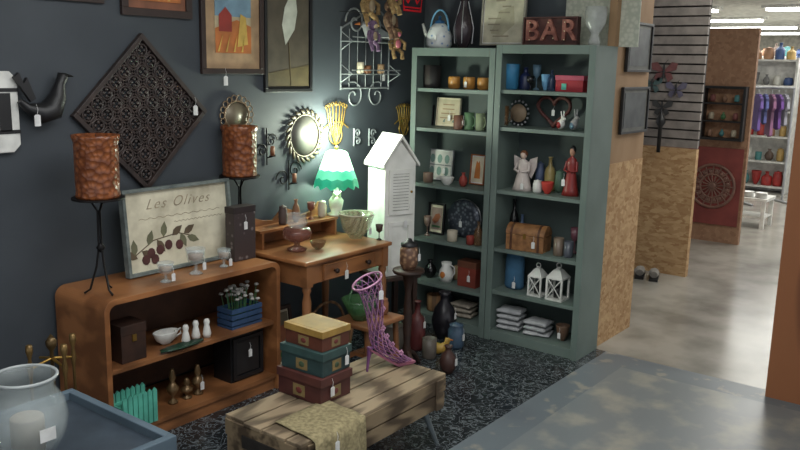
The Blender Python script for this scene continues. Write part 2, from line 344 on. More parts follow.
# ---- row 3
def art_cups(b,w,h):
    for x_ in(-.3,0,.3):
        for z_ in(-.22,.22): b.poly([(x_*w+.1*w*math.cos(a),z_*h+.16*h*math.sin(a)) for a in [2*PI*i/10 for i in range(10)]],-.0135,1)
    b.box((0,-.0135,0),(.98*w,.002,.04*h),2); return [mat((120,150,140)),GREY]
t=spic(440,3,32,31,.006,(SILV,PAPER,mat((206,206,198)),.95),'teacup_plaque','pale tin plaque printed with rows of teacups',art_cups,.2,.1); tag(t,.05,-.03,-.02,.9)
def art_cat(b,w,h):
    b.poly([(-.25*w,-.35*h),(.25*w,-.35*h),(.22*w,.1*h),(.12*w,.35*h),(.02*w,.25*h),(-.1*w,.35*h),(-.2*w,.05*h)],-.0135,1); return [ORG]
spic(478,3,17,30,.008,(mat((150,90,50)),PAPER,CREAM,.92),'cat_print','small framed print of orange cat',art_cat)
SI(463,3,9,14,VASE,mat((150,60,50)),'bud_vase','tiny reddish bud vase','vase',.08)
SI(428,3,10,10,CAND,mat((120,96,84)),'small_candle','short brown votive candle on shelf','candle',.07); SI(447,3,14,8,BOWL,WHT,'small_dish','small white ceramic dish on shelf','dish',.06)
SI(506,3,11,24,VASE,mat((96,84,78),.4),'stoneware_vase','brown stoneware vase beside angel','vase',.2); SI(549,3,11,34,BOTT,mat((168,150,96),.3,alpha=.8),'glass_decanter','yellowish glass bottle with narrow neck','bottle',.2); SI(559,3,10,22,JARP,mat((84,110,92),.4),'ginger_jar','small green lidded jar','jar',.21); SI(539,3,9,28,JARP,mat((80,92,120),.4),'ginger_jar','small blue lidded jar','jar',.21)
t=fig(522,3,26,40,(mat((206,194,188),.5),mat((216,190,174)),BROWN),'angel_figurine','white and pink ceramic angel figurine with wings','figurine',.1,True); tag(t,.03,-.06,.05,.9)
t=fig(570,3,22,50,(mat((140,44,42),.4),mat((196,146,120)),BLK),'robed_figurine','tall red robed ceramic lady figurine','figurine',.12); tag(t,-.02,-.06,.1)
SI(547,3,13,12,BOWL,mat((190,60,50)),'small_bowl','small red bowl on shelf','bowl',.08); SI(537,3,9,13,JARP,WHT,'salt_shaker','small white ceramic shaker','shaker',.08)
# ---- row 4
spic(437,4,19,31,.012,(BLK,CREAM,mat((150,130,120)),.8),'photo_frame','black photo frame leaning on shelf',art_bird,.18)
p,s=SP(464,4,.2); t=TH('silver_plate','embossed round silver platter on stand','plate',(p[0],p[1],p[2]+20*s),-PI/2); w=19*s
fin(MB().lathe([(0,0),(.55*w,0),(.62*w,-.006),(.66*w,0),(.95*w,.012),(1*w,.01),(1*w,.016),(.6*w,.01),(0,.01)],0,TM(rx=PI/2)),'platter',mat((140,146,154),.35,.4,k='vor',c2=(70,76,86),sc_=40,bump=.4,lo=.1,hi=.5),t)
fin(MB().torus(w,.004).torus(.6*w,.003,0,TM(y=-.004)),'rim',SILV,t); fin(MB().tube([(-.04,.02,-w),(-.04,-.03,-w+.006)],.003).tube([(.04,.02,-w),(.04,-.03,-w+.006)],.003),'stand',BLK,t)
tag(t,-.02,-.02,-.02)
SI(452,4,11,11,MUG,mat((190,180,160)),'small_cup','small cream ceramic cup','cup',.06); SI(478,4,9,24,BOTT,SMOKE,'glass_bottle','brown glass bottle beside platter','bottle',.07); SI(427,4,8,20,GOBL,mat((120,100,90),.3),'goblet','small pewter goblet beside photo frame','cup',.09); SI(470,4,8,9,CAND,mat((150,60,50)),'small_candle','short red votive candle','candle',.05)
for px,ww,hh,m_ in ((504,9,40,NAVY),(513,9,44,BLKS),(521,8,30,mat((90,110,140),.3))):
    SI(px,4,ww,hh,BOTT,m_,'decanter','tall dark blue glass bottle','bottle',.22,'tall bottles on middle shelf')
p,s=SP(528,4,.1); t=TH('treasure_chest','tan brown chest with domed lid and leather straps','chest',p,-PI/2+.1); w=40*s;h=27*s
WICK=mat((140,104,70),.7,k='stripe',c2=(100,72,48),sc_=60,st=(.1,.1,1),bump=.4); LEA=mat((84,52,34),.5); CHS=mat((150,106,66),.6,c2=(116,78,46),sc_=30)
fin(MB().box((0,0,.29*h),(w,.13,.58*h)),'chest_body',CHS,t,bev=.003)
ar=[(-.065,0)]+[(-.065*math.cos(a),.36*h*math.sin(a)) for a in [PI*i/14 for i in range(1,14)]]+[(.065,0)]
fin(MB().prism(ar,-w/2-.002,w/2+.002,0,Matrix.Translation((0,0,.6*h))@Matrix.Rotation(PI/2,4,'Z')),'lid',CHS,t)
b=MB()
for q in(-.36,.36): b.box((q*w,-.0665,.3*h),(.014,.003,.58*h)).prism([(x*1.04,z*1.04) for x,z in ar],-.007,.007,0,Matrix.Translation((q*w,0,.6*h))@Matrix.Rotation(PI/2,4,'Z'))
fin(b,'straps',LEA,t); fin(MB().box((0,-.068,.56*h),(.018,.006,.03)),'clasp',BRASS,t); tag(t,.06,-.072,.4*h)
for px,ww,hh,m_ in ((558,11,18,mat((120,104,90),.3)),(568,10,16,mat((86,90,100),.3)),(574,10,26,mat((110,70,80),.3))):
    SI(px,4,ww,hh,MUG if px<574 else GOBL,m_,'goblet','small dark metal cup','cup',.08 if px<574 else .2,'small cups on middle shelf')
# ---- row 5
p,s=SP(446,5,.1); t=TH('milk_pitcher','small white pitcher with painted flowers','pitcher',p,-PI/2); w=15*s;h=20*s
fin(MB().lathe([(0,0),(.35*w,0),(.5*w,.3*h),(.45*w,.6*h),(.3*w,.8*h),(.36*w,1*h),(.3*w,h),(.25*w,.8*h),(0,.7*h)]),'body',WHT,t)
fin(MB().tube([(.3*w,0,.9*h),(.62*w,0,.8*h),(.65*w,0,.5*h),(.45*w,0,.3*h)],.05*w),'handle',WHT,t); fin(MB().sph((0,-.44*w,.4*h),(.2*w,.08*w,.18*h)),'flower_decoration',ORG,t)
p,s=SP(470,5,.12); t=boxit(p,22*s,.1,26*s,(mat((130,56,42)),mat((110,66,46))),'keepsake_box','red and brown small keepsake box','box'); tag(t,.02,-.055,.08)
SI(430,5,13,18,VASE,BLKS,'small_vase','small black glass vase','vase'); SI(457,5,8,14,CAND,mat((180,160,120)),'small_candle','small cream votive candle','candle',.2)
p,s=SP(514,5,.14); t=TH('blue_pouch','blue padded fabric storage pouch','bag',p,-PI/2); w=21*s;h=36*s
fin(MB().lathe([(0,0),(.42*w,0),(.5*w,.08*h),(.48*w,.8*h),(.42*w,.95*h),(.3*w,h),(0,h)],ey=.65),'pouch',mat((62,106,138),.8),t)
fin(MB().tube([(.3*w*math.cos(a),0,h*.92+.3*w*math.sin(a)) for a in [PI*i/8 for i in range(9)]],.006),'strap',NAVY,t); tag(t,.04,-.08,.06)
def lantern(px,w_,h_,label):
    p,s=SP(px,5,.09); w=w_*s;h=h_*s; t=TH('lantern',label,'lantern',p,-PI/2,'white lanterns on lower shelf')
    b=MB().box((0,0,.03*h),(w,w,.06*h)).box((0,0,.62*h),(w,w,.04*h))
    for i in(-1,1):
        for j in(-1,1): b.box((i*.44*w,j*.44*w,.33*h),(.1*w,.1*w,.56*h))
        b.tube([(i*.4*w,-.46*w,.08*h),(0,-.46*w,.36*h),(i*.4*w,-.46*w,.6*h)],.004,n=6); b.tube([(-.46*w,i*.4*w,.08*h),(-.46*w,0,.36*h),(-.46*w,i*.4*w,.6*h)],.004,n=6)
    fin(b,'cage',WHT,t); fin(MB().lathe([(.7*w,.64*h),(.3*w,.84*h),(.15*w,.88*h),(.12*w,.92*h),(0,.93*h)],0,TM(rz=PI/4),4,False),'roof',WHT,t)
    fin(MB().torus(.07*h,.003,0,TM(z=.96*h)),'hanging_ring',WHT,t); fin(MB().lathe([(0,.06*h),(.22*w,.06*h),(.22*w,.34*h),(0,.34*h)]),'candle',BLK,t); return t
lantern(537,15,32,'white wooden candle lantern'); lantern(557,18,36,'larger white metal candle lantern')
# ---- row 6
def bundle(p,w,d,n_,m_,label,grp,rz=0):
    z=0
    for i in range(n_):
        h=random.uniform(.026,.036); ww=w*random.uniform(.82,1); b=MB(); nx=11; ny=6; vs=[]; fs=[]
        for sgn in(0,1):
            for a in range(nx):
                for c in range(ny):
                    u=a/(nx-1)*2-1; v=c/(ny-1)*2-1; e=(1-abs(u)**6)*(1-abs(v)**6)
                    vs.append((u*ww/2,v*d/2*random.uniform(.9,1),z+h/2+(h/2 if sgn else -h/2)*(.5+.5*e)+(random.uniform(-.006,.002) if sgn else 0)))
        N_=nx*ny
        for sgn in(0,1):
            for a in range(nx-1):
                for c in range(ny-1):
                    q=sgn*N_+a*ny+c; fs.append((q,q+1,q+ny+1,q+ny))
        bd=[a*ny for a in range(nx)]+[(nx-1)*ny+c for c in range(1,ny)]+[a*ny+ny-1 for a in range(nx-2,-1,-1)]+[c for c in range(ny-2,0,-1)]
        for a,c in zip(bd,bd[1:]+bd[:1]): fs.append((a,c,c+N_,a+N_))
        b.add([(x,y,q-z) for x,y,q in vs],fs,0,True)
        fin(b,'folded_linen',m_,None,(p[0],p[1],p[2]+z+.0005),-PI/2+rz+random.uniform(-.15,.15),label,'linen',grp); z+=h+.001
p,s=SP(464,6,.14); bundle(p,.17,.13,3,mat((176,166,150)),'folded beige linen in stack','beige linens on bottom shelf')
for px,o_,n_ in ((511,.12,4),(538,.13,3)):
    p,s=SP(px,6,o_); bundle(p,.17,.13,n_,mat((190,192,194),.5),'white folded cloth in stack','white linens on bottom shelf',.1)
SI(434,6,16,16,MUG,WICK,'storage_basket','dark round basket on bottom shelf','basket',.12)
SI(447,6,12,22,BOTT,mat((66,74,84),.3),'glass_bottle','dark glass bottle on bottom shelf','bottle',.21); SI(562,6,14,16,BOWL,mat((110,84,66)),'wooden_bowl','brown wooden bowl on bottom shelf','bowl',.12,tg=1)
# ---------------------------------------------------------------- low bookcase
bx0,bx1,by0,by1,bz=1.86,2.87,2.95,3.33,.687
t=TH('low_bookcase','honey oak low bookcase with rounded shoulders and two shelves','bookcase',((bx0+bx1)/2,by0,0)); w=bx1-bx0
def ush(w,h,r):
    o=[(-w/2,0)]+[(-w/2+r-r*math.cos(a),h-r+r*math.sin(a)) for a in [PI/2*i/8 for i in range(9)]]
    return o+[(-x,z) for x,z in o[::-1]]
o1=ush(w,bz,.05); o2=ush(w-.05,bz-.025,.035)
b=MB(); n=len(o1)
vs=[(x,0,z) for x,z in o1]+[(x,0,z) for x,z in o2]+[(x,.38,z) for x,z in o1]+[(x,.38,z) for x,z in o2]
fs=[]
for i in range(n-1): fs+=[(i,i+1,n+i+1,n+i),(2*n+i,2*n+i+1,3*n+i+1,3*n+i),(i,i+1,2*n+i+1,2*n+i),(n+i,n+i+1,3*n+i+1,3*n+i)]
fs+=[(0,n,3*n,2*n),(n-1,2*n-1,4*n-1,3*n-1)]
b.add(vs,fs); fin(b,'body',OAK,t,bev=.002)
fin(MB().box((0,.19,.36),(w-.054,.34,.02)),'shelf',OAK2,t,bev=.001); fin(MB().box((0,.19,.07),(w-.054,.36,.02)).box((0,.03,.03),(w-.054,.02,.06)),'base_shelf',OAK2,t)
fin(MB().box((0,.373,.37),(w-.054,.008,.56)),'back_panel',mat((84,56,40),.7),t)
LT=bz+.0005; LM=.3705; LB=.0805
def LP(px,y,z): x=sx(px,y,z); return (x,y,z),S(x,y,z)
def candleholder(px,y,w_,ht_,label):
    (x,y,z),s=LP(px,y,LT); r=w_*s/2; t=TH('candle_holder',label,'candle holder',(x,y,z),0,'iron pillar candle holders'); top=ht_
    cz=top-2.7*r
    b=MB()
    for i in range(3):
        a=i*2*PI/3+.5; c_,s_=math.cos(a),math.sin(a)
        b.tube([(c_*.075,s_*.075,.004),(c_*.05,s_*.05,.02),(c_*.02,s_*.02,.12),(c_*.008,s_*.008,.2),(c_*.006,s_*.006,cz-.06),(c_*.03,s_*.03,cz-.02),(c_*r*.95,s_*r*.95,cz-.006)],.0045,n=6)
    b.cyl((0,0,cz-.008),r*1.12,.008)
    b.lathe([(.006,.18),(.02,.2),(.006,.22)]); fin(b,'iron_stand',IRON,t)
    fin(MB().lathe([(0,cz+.0005),(r*.9,cz+.0005),(r*.94,cz+.01),(r*.9,cz+.03),(r*.92,cz+.06),(r*.92,top-.03),(r,top-.012),(r,top),(r*.88,top),(r*.86,top-.02),(0,top-.02)],n=28),'amber_glass',AMB,t)
    fin(MB().tube([(0,0,top-.02),(.002,0,top+.004)],.0015),'wick',BLK,t); return t
candleholder(103,3.08,45,.68,'tall iron candle holder with amber mosaic pillar')
candleholder(241,3.255,36,.665,'tall iron candle holder with amber mosaic pillar by mirror')
# olive tray picture
x0=sx(123,3.22,.85); x1=sx(229,3.22,.85); w=x1-x0; xm=(x0+x1)/2; h=83*S(xm,3.22,.85)
t=TH('olive_sign','whitewashed wooden tray picture with olive branch and script','picture',(xm,3.2,LT+.002),rot=(-.09,0,0))
fin(MB().ring(w,h,.016,-.024,.012,0,TM(z=h/2)),'frame',mat((120,128,124),.8,c2=(84,92,90),sc_=20),t,bev=.002)
b=MB().box((0,.0,h/2),(w-.03,.008,h-.03),0)
def leaf(b,x,z,l,a,m,wd=.22,y=-.0065):
    c_,s_=math.cos(a),math.sin(a); pts=[(0,0),(.3,wd),(.6,wd),(1,0),(.6,-wd),(.3,-wd)]
    b.poly([(x+l*(u*c_-v*s_),z+l*(u*s_+v*c_)) for u,v in pts],y,m)
b.tube([(-.46*w,-.0035,.2*h),(-.25*w,-.0035,.38*h),(-.02*w,-.0035,.42*h),(.1*w,-.0035,.36*h)],.003,1,None,6)
for i,(x_,z_,a) in enumerate([(-.42,.24,1.6),(-.36,.28,-.6),(-.3,.33,1.2),(-.22,.38,-1.0),(-.16,.4,1.4),(-.08,.4,.6),(0,.41,-1.2),(.03,.4,.5),(.06,.36,-.4),(-.4,.2,2.6)]): leaf(b,x_*w,z_*h,.1*w*1.2,a,1 if i%2 else 2)
for x_,z_ in [(-.28,.24),(-.2,.26),(-.12,.3),(-.33,.17),(-.02,.28),(-.25,.16)]: b.poly([(x_*w+.035*w*math.cos(a),z_*h+.06*h*math.sin(a)) for a in [2*PI*i/10 for i in range(10)]],-.0075,3)
fin(b,'canvas',[mat((214,208,184),.8,c2=(160,152,130),sc_=7,lo=.42,hi=.75),mat((98,82,62)),mat((108,108,82)),mat((86,48,46))],t)
text('Les Olives',.07,.0008,mat((166,152,128)),t,(0,-.0055,h*.8),shear=.5,sp=1.25,off=-.0008)
def swirl(x0,x1,z,amp,f): return [(x0+(x1-x0)*i/40,-.0045,z+amp*math.sin(f*i)) for i in range(41)]
for a_,c_,z_,f_ in ((-.36,.4,.64,1.5),(-.05,.42,.56,1.9)): fin(MB().tube(swirl(a_*w,c_*w,h*z_,.004,f_),.0011,n=4),'script_line',mat((150,134,108)),t)
for px,y,w_,h_ in ((166,3.03,17,20),(196,3.05,20,26),(224,3.06,14,18)):
    (x,y,z),s=LP(px,y,LT); t=TH('glass_votive','small footed clear glass votive holder','candle holder',(x,y,z),0,'glass votives on low bookcase'); w=w_*s;h=h_*s
    fin(MB().lathe([(0,0),(.35*w,0),(.3*w,.06*h),(.08*w,.15*h),(.08*w,.35*h),(.4*w,.5*h),(.5*w,1*h),(.46*w,1*h),(.34*w,.55*h),(0,.48*h)]),'glass_bowl',GLASS,t)
    fin(MB().lathe([(0,.5*h),(.3*w,.55*h),(.36*w,.78*h),(0,.78*h)]),'candle',mat((180,140,104)),t); tag(t,.01,-.5*w-.004,.5*h,.9)
(x,y,z),s=LP(241,3.12,LT); t=boxit((x,y,z),32*s*.9,.07,54*s,(mat((116,108,106),.5,k='vor',c2=(56,46,46),sc_=26,lo=.12,hi=.3),mat((46,36,36))),'floral_tin','dark tall tin with white flower pattern','tin',0,.12); tag(t,0,-.04,.2)
# inside middle shelf
(x,y,z),s=LP(127,3.06,LM); t=boxit((x,y,z),.13,.12,.17,(DKB,DKB),'wooden_box','dark brown hinged wooden box','box',0); fin(MB().box((0,-.063,.11),(.02,.006,.03)),'clasp',BRASS,t)
(x,y,z),s=LP(166,3.09,LM); t=TH('ceramic_sauceboat','white ceramic sauce boat','dish',(x,y,z)); fin(MB().lathe([(r*.06,q*.06) for r,q in BOWL],ex=1.1,ey=.7),'bowl',WHT,t); fin(MB().tube([(.05,0,.05),(.085,0,.055),(.085,0,.03),(.05,0,.02)],.005),'handle',WHT,t)
for i,px in enumerate((186,196,207)):
    (x,y,z),s=LP(px,3.02+.015*(i%2),LM); lo('ceramic_shaker','white ceramic shaker with rounded top','shaker',(x,y,z),.042,.095,[(0,0),(.8,0),(1,.2),(.7,.55),(.55,.65),(.7,.82),(.5,.96),(0,1)],WHT,grp='white shakers on low bookcase')
(x,y,z),s=LP(182,2.985,LM)
b=MB(); n=24
vs=[(0,0,.006)]+[((.09+.008*math.sin(i*2.6))*math.cos(2*PI*i/n)*1.35,(.09+.008*math.sin(i*2.6))*math.sin(2*PI*i/n)*.34,.016) for i in range(n)]; vs+=[(0,0,.0)]+[(v[0],v[1],v[2]-.006) for v in vs[1:]]
b.add(vs,[(0,i+1,(i+1)%n+1) for i in range(n)]+[(n+1,n+2+(i+1)%n,n+2+i) for i in range(n)]+[(i+1,n+2+i,n+2+(i+1)%n,(i+1)%n+1) for i in range(n)],0,True)
fin(b,'leaf_dish',mat((40,72,54),.3),None,(x,2.982,z+.001),0,'dark green glazed leaf-shaped dish','dish')
(x,y,z),s=LP(240,3.06,LM); t=TH('flower_crate','blue wooden crate planter with white silk flowers','planter',(x,y,z)); w=.2
b=MB().box((0,0,.006),(w,.11,.012))
for k in(.03,.06,.09):
    for s_ in(-1,1): b.box((0,s_*.052,k),(w,.008,.022)); b.box((s_*(w/2-.004),0,k),(.008,.096,.022))
fin(b,'crate',mat((48,76,112),.6),t); b=MB(); g=MB()
for i in range(40):
    a=random.uniform(-.1,.1);c_=random.uniform(-.045,.045);e=random.uniform(.12,.21); g.tube([(a*.7,c_*.6,.02),(a,c_,e)],.0025,n=4); b.sph((a,c_,e),(.013,.013,.008),n=7,k=4)
fin(g,'stems',GRN,t)['kind']='stuff'; fin(b,'flowers',mat((172,170,164)),t)['kind']='stuff'
# bottom shelf
(x,y,z),s=LP(135,3.0,LB); t=TH('picket_fence_planter','mint green wooden picket fence planter','planter',(x,y,z)); b=MB(); w=.18
for i in range(7):
    xx=-w/2+.013+i*(w-.026)/6; hh=.16
    for yy in(-.045,.045): b.prism([(xx-.01,0),(xx+.01,0),(xx+.01,hh-.012),(xx,hh),(xx-.01,hh-.012)],yy-.004,yy+.004)
for zq in(.035,.1):
    for yy in(-.039,.039): b.box((0,yy,zq),(w,.006,.014))
    for s_ in(-1,1): b.box((s_*(w/2-.004),0,zq),(.008,.08,.014))
b.box((0,0,.006),(w-.01,.08,.01)); fin(b,'fence',MINT,t)
for px,h in ((173,.17),(187,.1),(198,.15)):
    (x,y,z),s=LP(px,3.06,LB); o=lo('oil_lamp','small brass lamp on bottom shelf','lamp',(x,y,z),.06,h,[(0,0),(.8,0),(.8,.05),(.3,.12),(.3,.2),(.9,.35),(1,.45),(.5,.58),(.3,.62),(.55,.75),(.35,.95),(.3,1),(0,1)],mat((120,96,66),.35,.5),grp='brass lamps on bottom shelf')
    if px==198: tag(o,0,-.035,.07)
(x,y,z),s=LP(236,3.1,LB); t=TH('black_cabinet_box','black boxed wooden wall clock case','box',(x+.02,y,z)); fin(MB().box((0,0,.12),(.22,.13,.24)).ring(.2,.22,.02,-.078,-.065,0,TM(z=.12)),'case',BLK,t); fin(MB().box((0,-.068,.12),(.15,.004,.17)),'door_panel',mat((42,40,40),.3),t); tag(t,0,-.09,.16)
# ---------------------------------------------------------------- desk
dx0,dx1,dy0,dy1,dz=2.92,3.60,2.80,3.33,.69
DT=dz+.0005; w=dx1-dx0; d=dy1-dy0
t=TH('writing_desk','honey pine writing desk with drawer and scrolled backboard','desk',((dx0+dx1)/2,dy0,0))
fin(MB().box((0,d/2-.005,dz-.011),(w+.03,d-.02,.022)),'desktop',OAK,t,bev=.006)
b=MB().box((0,.035,.615),(w-.03,.018,.108)).box((0,d-.035,.61),(w-.03,.018,.12))
for s_ in(-1,1): b.box((s_*(w/2-.02),d/2,.61),(.018,d-.08,.12))
fin(b,'apron',OAK2,t,bev=.002)
for s_ in(-1,1):
    for yy in(.04,d-.05):
        fin(MB().box((s_*(w/2-.03),yy,.61),(.046,.046,.12)).lathe([(.02,.55),(.024,.53),(.016,.51),(.024,.47),(.022,.3),(.016,.1),(.02,.08),(.014,0),(0,0)],0,TM(s_*(w/2-.03),yy,0)),'leg',OAK2,t)
dr=fin(MB().box((0,0,0),(.42,.014,.085)).ring(.42,.085,.008,-.011,-.006),'drawer',OAK,t,(0,.018,.612),bev=.003)
for s_ in(-1,1): fin(MB().lathe([(0,0),(.007,0),(.006,.012),(.014,.018),(.012,.028),(0,.03)],0,TM(rx=PI/2)),'knob',DKB,dr,(s_*.13,-.007,0))
ol=[(-w/2,0),(-w/2,.15),(-w/2+.03,.185),(-w/2+.07,.18),(-w/2+.1,.15),(-w/2+.16,.13),(-.1,.12),(-.05,.16),(0,.175),(.05,.16),(.1,.12),(w/2-.16,.13),(w/2-.1,.15),(w/2-.07,.18),(w/2-.03,.185),(w/2,.15),(w/2,0)]
fin(MB().prism(ol,-.012,.006,0,TM(0,d-.02,dz)),'backboard',OAK2,t,bev=.002)
fin(MB().box((0,d-.09,dz+.095),(w-.06,.12,.014)).box((-w/2+.05,d-.09,dz+.045),(.014,.12,.09)).box((w/2-.05,d-.09,dz+.045),(.014,.12,.09)).box((0,d-.09,dz+.045),(.014,.12,.09)),'pigeonhole_shelf',OAK,t,bev=.001)
def DP(px,y,z=DT): x=sx(px,y,z); return (x,y,z),S(x,y,z)
tag(t,-.05,-.005,.6,1.2)
SH=dz+.1025
# table lamp
(x,y,z),s=DP(336,3.22,SH)
t=TH('table_lamp','lit table lamp with white ceramic base and green scalloped shade','lamp',(x,y,z))
zs0=zz(186,x,y)-z; zs1=zz(150,x,y)-z
fin(MB().lathe([(0,0),(.05,0),(.052,.01),(.03,.02),(.04,.06),(.045,.09),(.02,.12),(.012,zs0-.01),(.01,zs0+.05),(0,zs0+.05)]),'lamp_base',mat((220,214,200),.3),t)
def scal(b,prof,n=48,k=12,amp=.05,m=0):
    vs=[];fs=[]
    for r,z_,a_ in prof:
        for i in range(n):
            an=2*PI*i/n; q=1+amp*a_*math.cos(k*an); vs.append((r*q*math.cos(an),r*q*math.sin(an),z_-.01*a_*math.cos(k*an)))
    for j in range(len(prof)-1):
        for i in range(n): fs.append((j*n+i,j*n+(i+1)%n,(j+1)*n+(i+1)%n,(j+1)*n+i))
    b.add(vs,fs,m,True); return b
sg=mat((40,166,128),.5,em=.7,c2=(30,140,100),sc_=10); sw=mat((70,190,146),.5,em=.95,c2=(110,214,172),sc_=6); s3=mat((200,244,216),.5,em=1.7,c2=(160,230,190),sc_=5)
r=22*s
fin(scal(MB(),[(r,zs0,1),(r*.97,zs0+.03,.8),(r*.92,zs0+.05,.5)]),'shade_skirt',sg,t)
fin(scal(scal(MB(),[(r*.92,zs0+.05,.5),(r*.78,zs0+.1,.4)]),[(r*.78,zs0+.1,.4),(r*.5,zs1-.015,.2),(r*.25,zs1,.1)],m=1),'lamp_shade',[sw,s3],t)
fin(MB().lathe([(0,zs1),(.01,zs1),(.012,zs1+.015),(0,zs1+.03)]),'finial',GOLD,t)
def pt(x,y,z,e,c,r_):
    l=bpy.data.lights.new('lamp_bulb','POINT'); l.energy=e; l.color=c; l.shadow_soft_size=r_; o=bpy.data.objects.new('lamp_bulb',l); sc.collection.objects.link(o); o.location=(x,y,z)
pt(x,y,z+zs1+.1,25,(.9,1,.82),.06); pt(x,y,z+zs0-.02,6,(.75,1,.8),.03)
b=MB().prism([(0,0),(.035,.022),(.035,-.022)],-.004,.004).prism([(0,0),(-.035,.022),(-.035,-.022)],-.004,.004).sph((0,0,0),.008)
fin(b,'ribbon_bow',CREAM,t,(-.03,-.03,zs0-.05))
# things on desk
(x,y,z),s=DP(356,3.02); t=TH('glass_punch_bowl','clear brown tinted ribbed glass bowl','bowl',(x,y,z)); fin(MB().lathe([(r_*18*s,q*25*s) for r_,q in BOWL]),'glass_bowl',mat((176,166,140),.08,alpha=.42,k='stripe',c2=(120,104,80),sc_=14),t)
fin(MB().torus(18*s,.003,0,TM(z=25*s,rx=PI/2)),'rim',mat((210,206,190),.1,alpha=.7),t); tag(t,.02,-.09,.07)
(x,y,z),s=DP(297,3.04); t=TH('hurricane_lamp','reddish glass hurricane candle lamp','candle lamp',(x,y,z)); w=30*s;h=.2
fin(MB().lathe([(0,0),(.3*w,0),(.34*w,.05*h),(.1*w,.14*h),(.1*w,.22*h),(.45*w,.34*h),(.5*w,.5*h),(.42*w,.62*h),(0,.62*h)]),'glass_base',mat((130,84,72),.1,alpha=.65),t)
fin(MB().lathe([(.2*w,.62*h),(.36*w,.75*h),(.3*w,.95*h),(.34*w,1*h)]),'chimney',GLASS,t)
for px,h,m_,pf in ((283,.11,mat((80,66,62)),JARP),(322,.1,mat((200,190,170)),JARP),(311,.1,mat((110,60,46)),GOBL),(296,.13,mat((130,90,60)),VASE)):
    (x,y,z),s=DP(px,3.24,SH); lo('trinket_jar','small lidded trinket jar on desk shelf','jar',(x,y,z),.05,h,pf,m_,grp='trinkets on desk shelf')
(x,y,z),s=DP(318,2.98); lo('glass_dish','small amber glass dish on desk','dish',(x,y,z),.09,.045,BOWL,SMOKE)
(x,y,z),s=DP(379,2.89); lo('candlestick','dark turned wooden candlestick on desk','candlestick',(x,y,z),.045,.09,GOBL,DKB)
# cabinet on dark side table
y=3.04; zt=.42; x=sx(392,y,1.1)
t=TH('side_table','dark wooden low side table beside desk','table',(x,y,0),-.35)
fin(MB().box((0,0,zt-.012),(.28,.28,.024)),'tabletop',DKB,t,bev=.003)
for i in(-1,1):
    for j in(-1,1): fin(MB().box((i*.11,j*.11,(zt-.024)/2),(.03,.03,zt-.024)),'leg',DKB,t)
t=TH('house_cabinet','narrow white cabinet with gabled roof and louvred door','cabinet',(x,y,zt+.0005),-.35)
w=.215; d=.2; hb=zz(162,x,y)-zt; hp=zz(137,x,y)-zt; CWH=mat((232,232,226),.55,c2=(214,214,206),sc_=9)
fin(MB().prism([(-w/2,0),(w/2,0),(w/2,hb),(0,hp-.02),(-w/2,hb)],-d/2,d/2),'body',CWH,t,bev=.002)
b=MB()
for s_ in(-1,1): b.prism([(0,hp),(s_*(w/2+.02),hb-.02),(s_*(w/2+.02),hb),(0,hp+.022)],-d/2-.015,d/2+.015)
fin(b,'roof',CWH,t)
hd_=.27; dd=MB().ring(w-.05,hd_,.024,-.012,0); lw=w-.05-.048
for i in range(12): dd.box((0,-.006,-hd_/2+.036+i*(hd_-.07)/11),(lw,.003,.015),0)
dd.box((0,-.001,0),(lw,.001,hd_-.05),1)
dr=fin(dd,'door',[CWH,mat((120,120,112))],t,(0,-d/2-.0015,hb-.17)); fin(MB().sph((0,0,0),.008),'knob',BRASS,dr,(w/2-.037,-.016,0)); tag(t,.03,-d/2-.02,hb*.5,1.1)
fin(MB().ring(w-.05,hb-.38,.024,-.008,0),'lower_panel',CWH,t,(0,-d/2-.0005,(hb-.38)/2+.03))
# plant stand + lidded jar
px_=(3.50,2.60); t=TH('plant_stand','dark wooden pedestal plant stand','stand',(px_[0],px_[1],0)); zt=.585
fin(MB().lathe([(0,zt-.02),(.085,zt-.02),(.09,zt-.01),(.085,zt),(0,zt)]),'stand_top',DKB,t); fin(MB().lathe([(.02,.02),(.03,.1),(.018,.16),(.026,.3),(.016,.45),(.03,.54),(.05,zt-.02)]),'column',DKB,t)
b=MB()
for i in range(3):
    a=i*2*PI/3; b.tube([(0,0,.12),(.07*math.cos(a),.07*math.sin(a),.08),(.12*math.cos(a),.12*math.sin(a),.012)],[.016,.014,.012])
fin(b,'feet',DKB,t)
t=TH('ginger_jar','tan patterned ceramic jar with dark lid','jar',(px_[0],px_[1],zt+.0005)); fin(MB().lathe([(0,0),(.035,0),(.05,.03),(.05,.11),(.04,.13),(0,.13)]),'jar_body',mat((170,136,104),.4,k='vor',c2=(100,72,56),sc_=40,lo=.1,hi=.5),t); fin(MB().lathe([(.046,.13),(.046,.145),(.02,.155),(.012,.17),(0,.172)]),'lid',BLK,t); tag(t,.02,-.055,.09)
# stool with green glass basket
t=TH('small_stool','dark honey wooden stool with lower rail','stool',(3.19,2.62,0)); zt=.38
fin(MB().box((0,0,zt-.012),(.3,.24,.024)),'seat',OAK2,t,bev=.006)
for i in(-1,1):
    for j in(-1,1): fin(MB().tube([(i*.115,j*.085,zt-.024),(i*.13,j*.1,0)],[.016,.013]),'leg',OAK2,t)
fin(MB().box((0,-.092,.16),(.24,.014,.024)).box((0,.092,.16),(.24,.014,.024)).box((0,0,.16),(.02,.18,.02)),'rail',OAK2,t)
t=TH('green_glass_basket','green glass basket with arched handle','basket',(3.13,2.63,zt+.0005)); fin(MB().lathe([(0,0),(.04,0),(.045,.01),(.06,.03),(.1,.11),(.093,.11),(.05,.03),(0,.02)]),'bowl',GREENG,t); fin(MB().tube([(.09*math.cos(a),0,.11+.09*math.sin(a)) for a in [PI*i/12 for i in range(13)]],.006),'handle',GREENG,t)
lo('stool_jar','small brown jar on stool','jar',(3.28,2.6,zt+.0005),.06,.09,JARP,mat((140,90,60)))
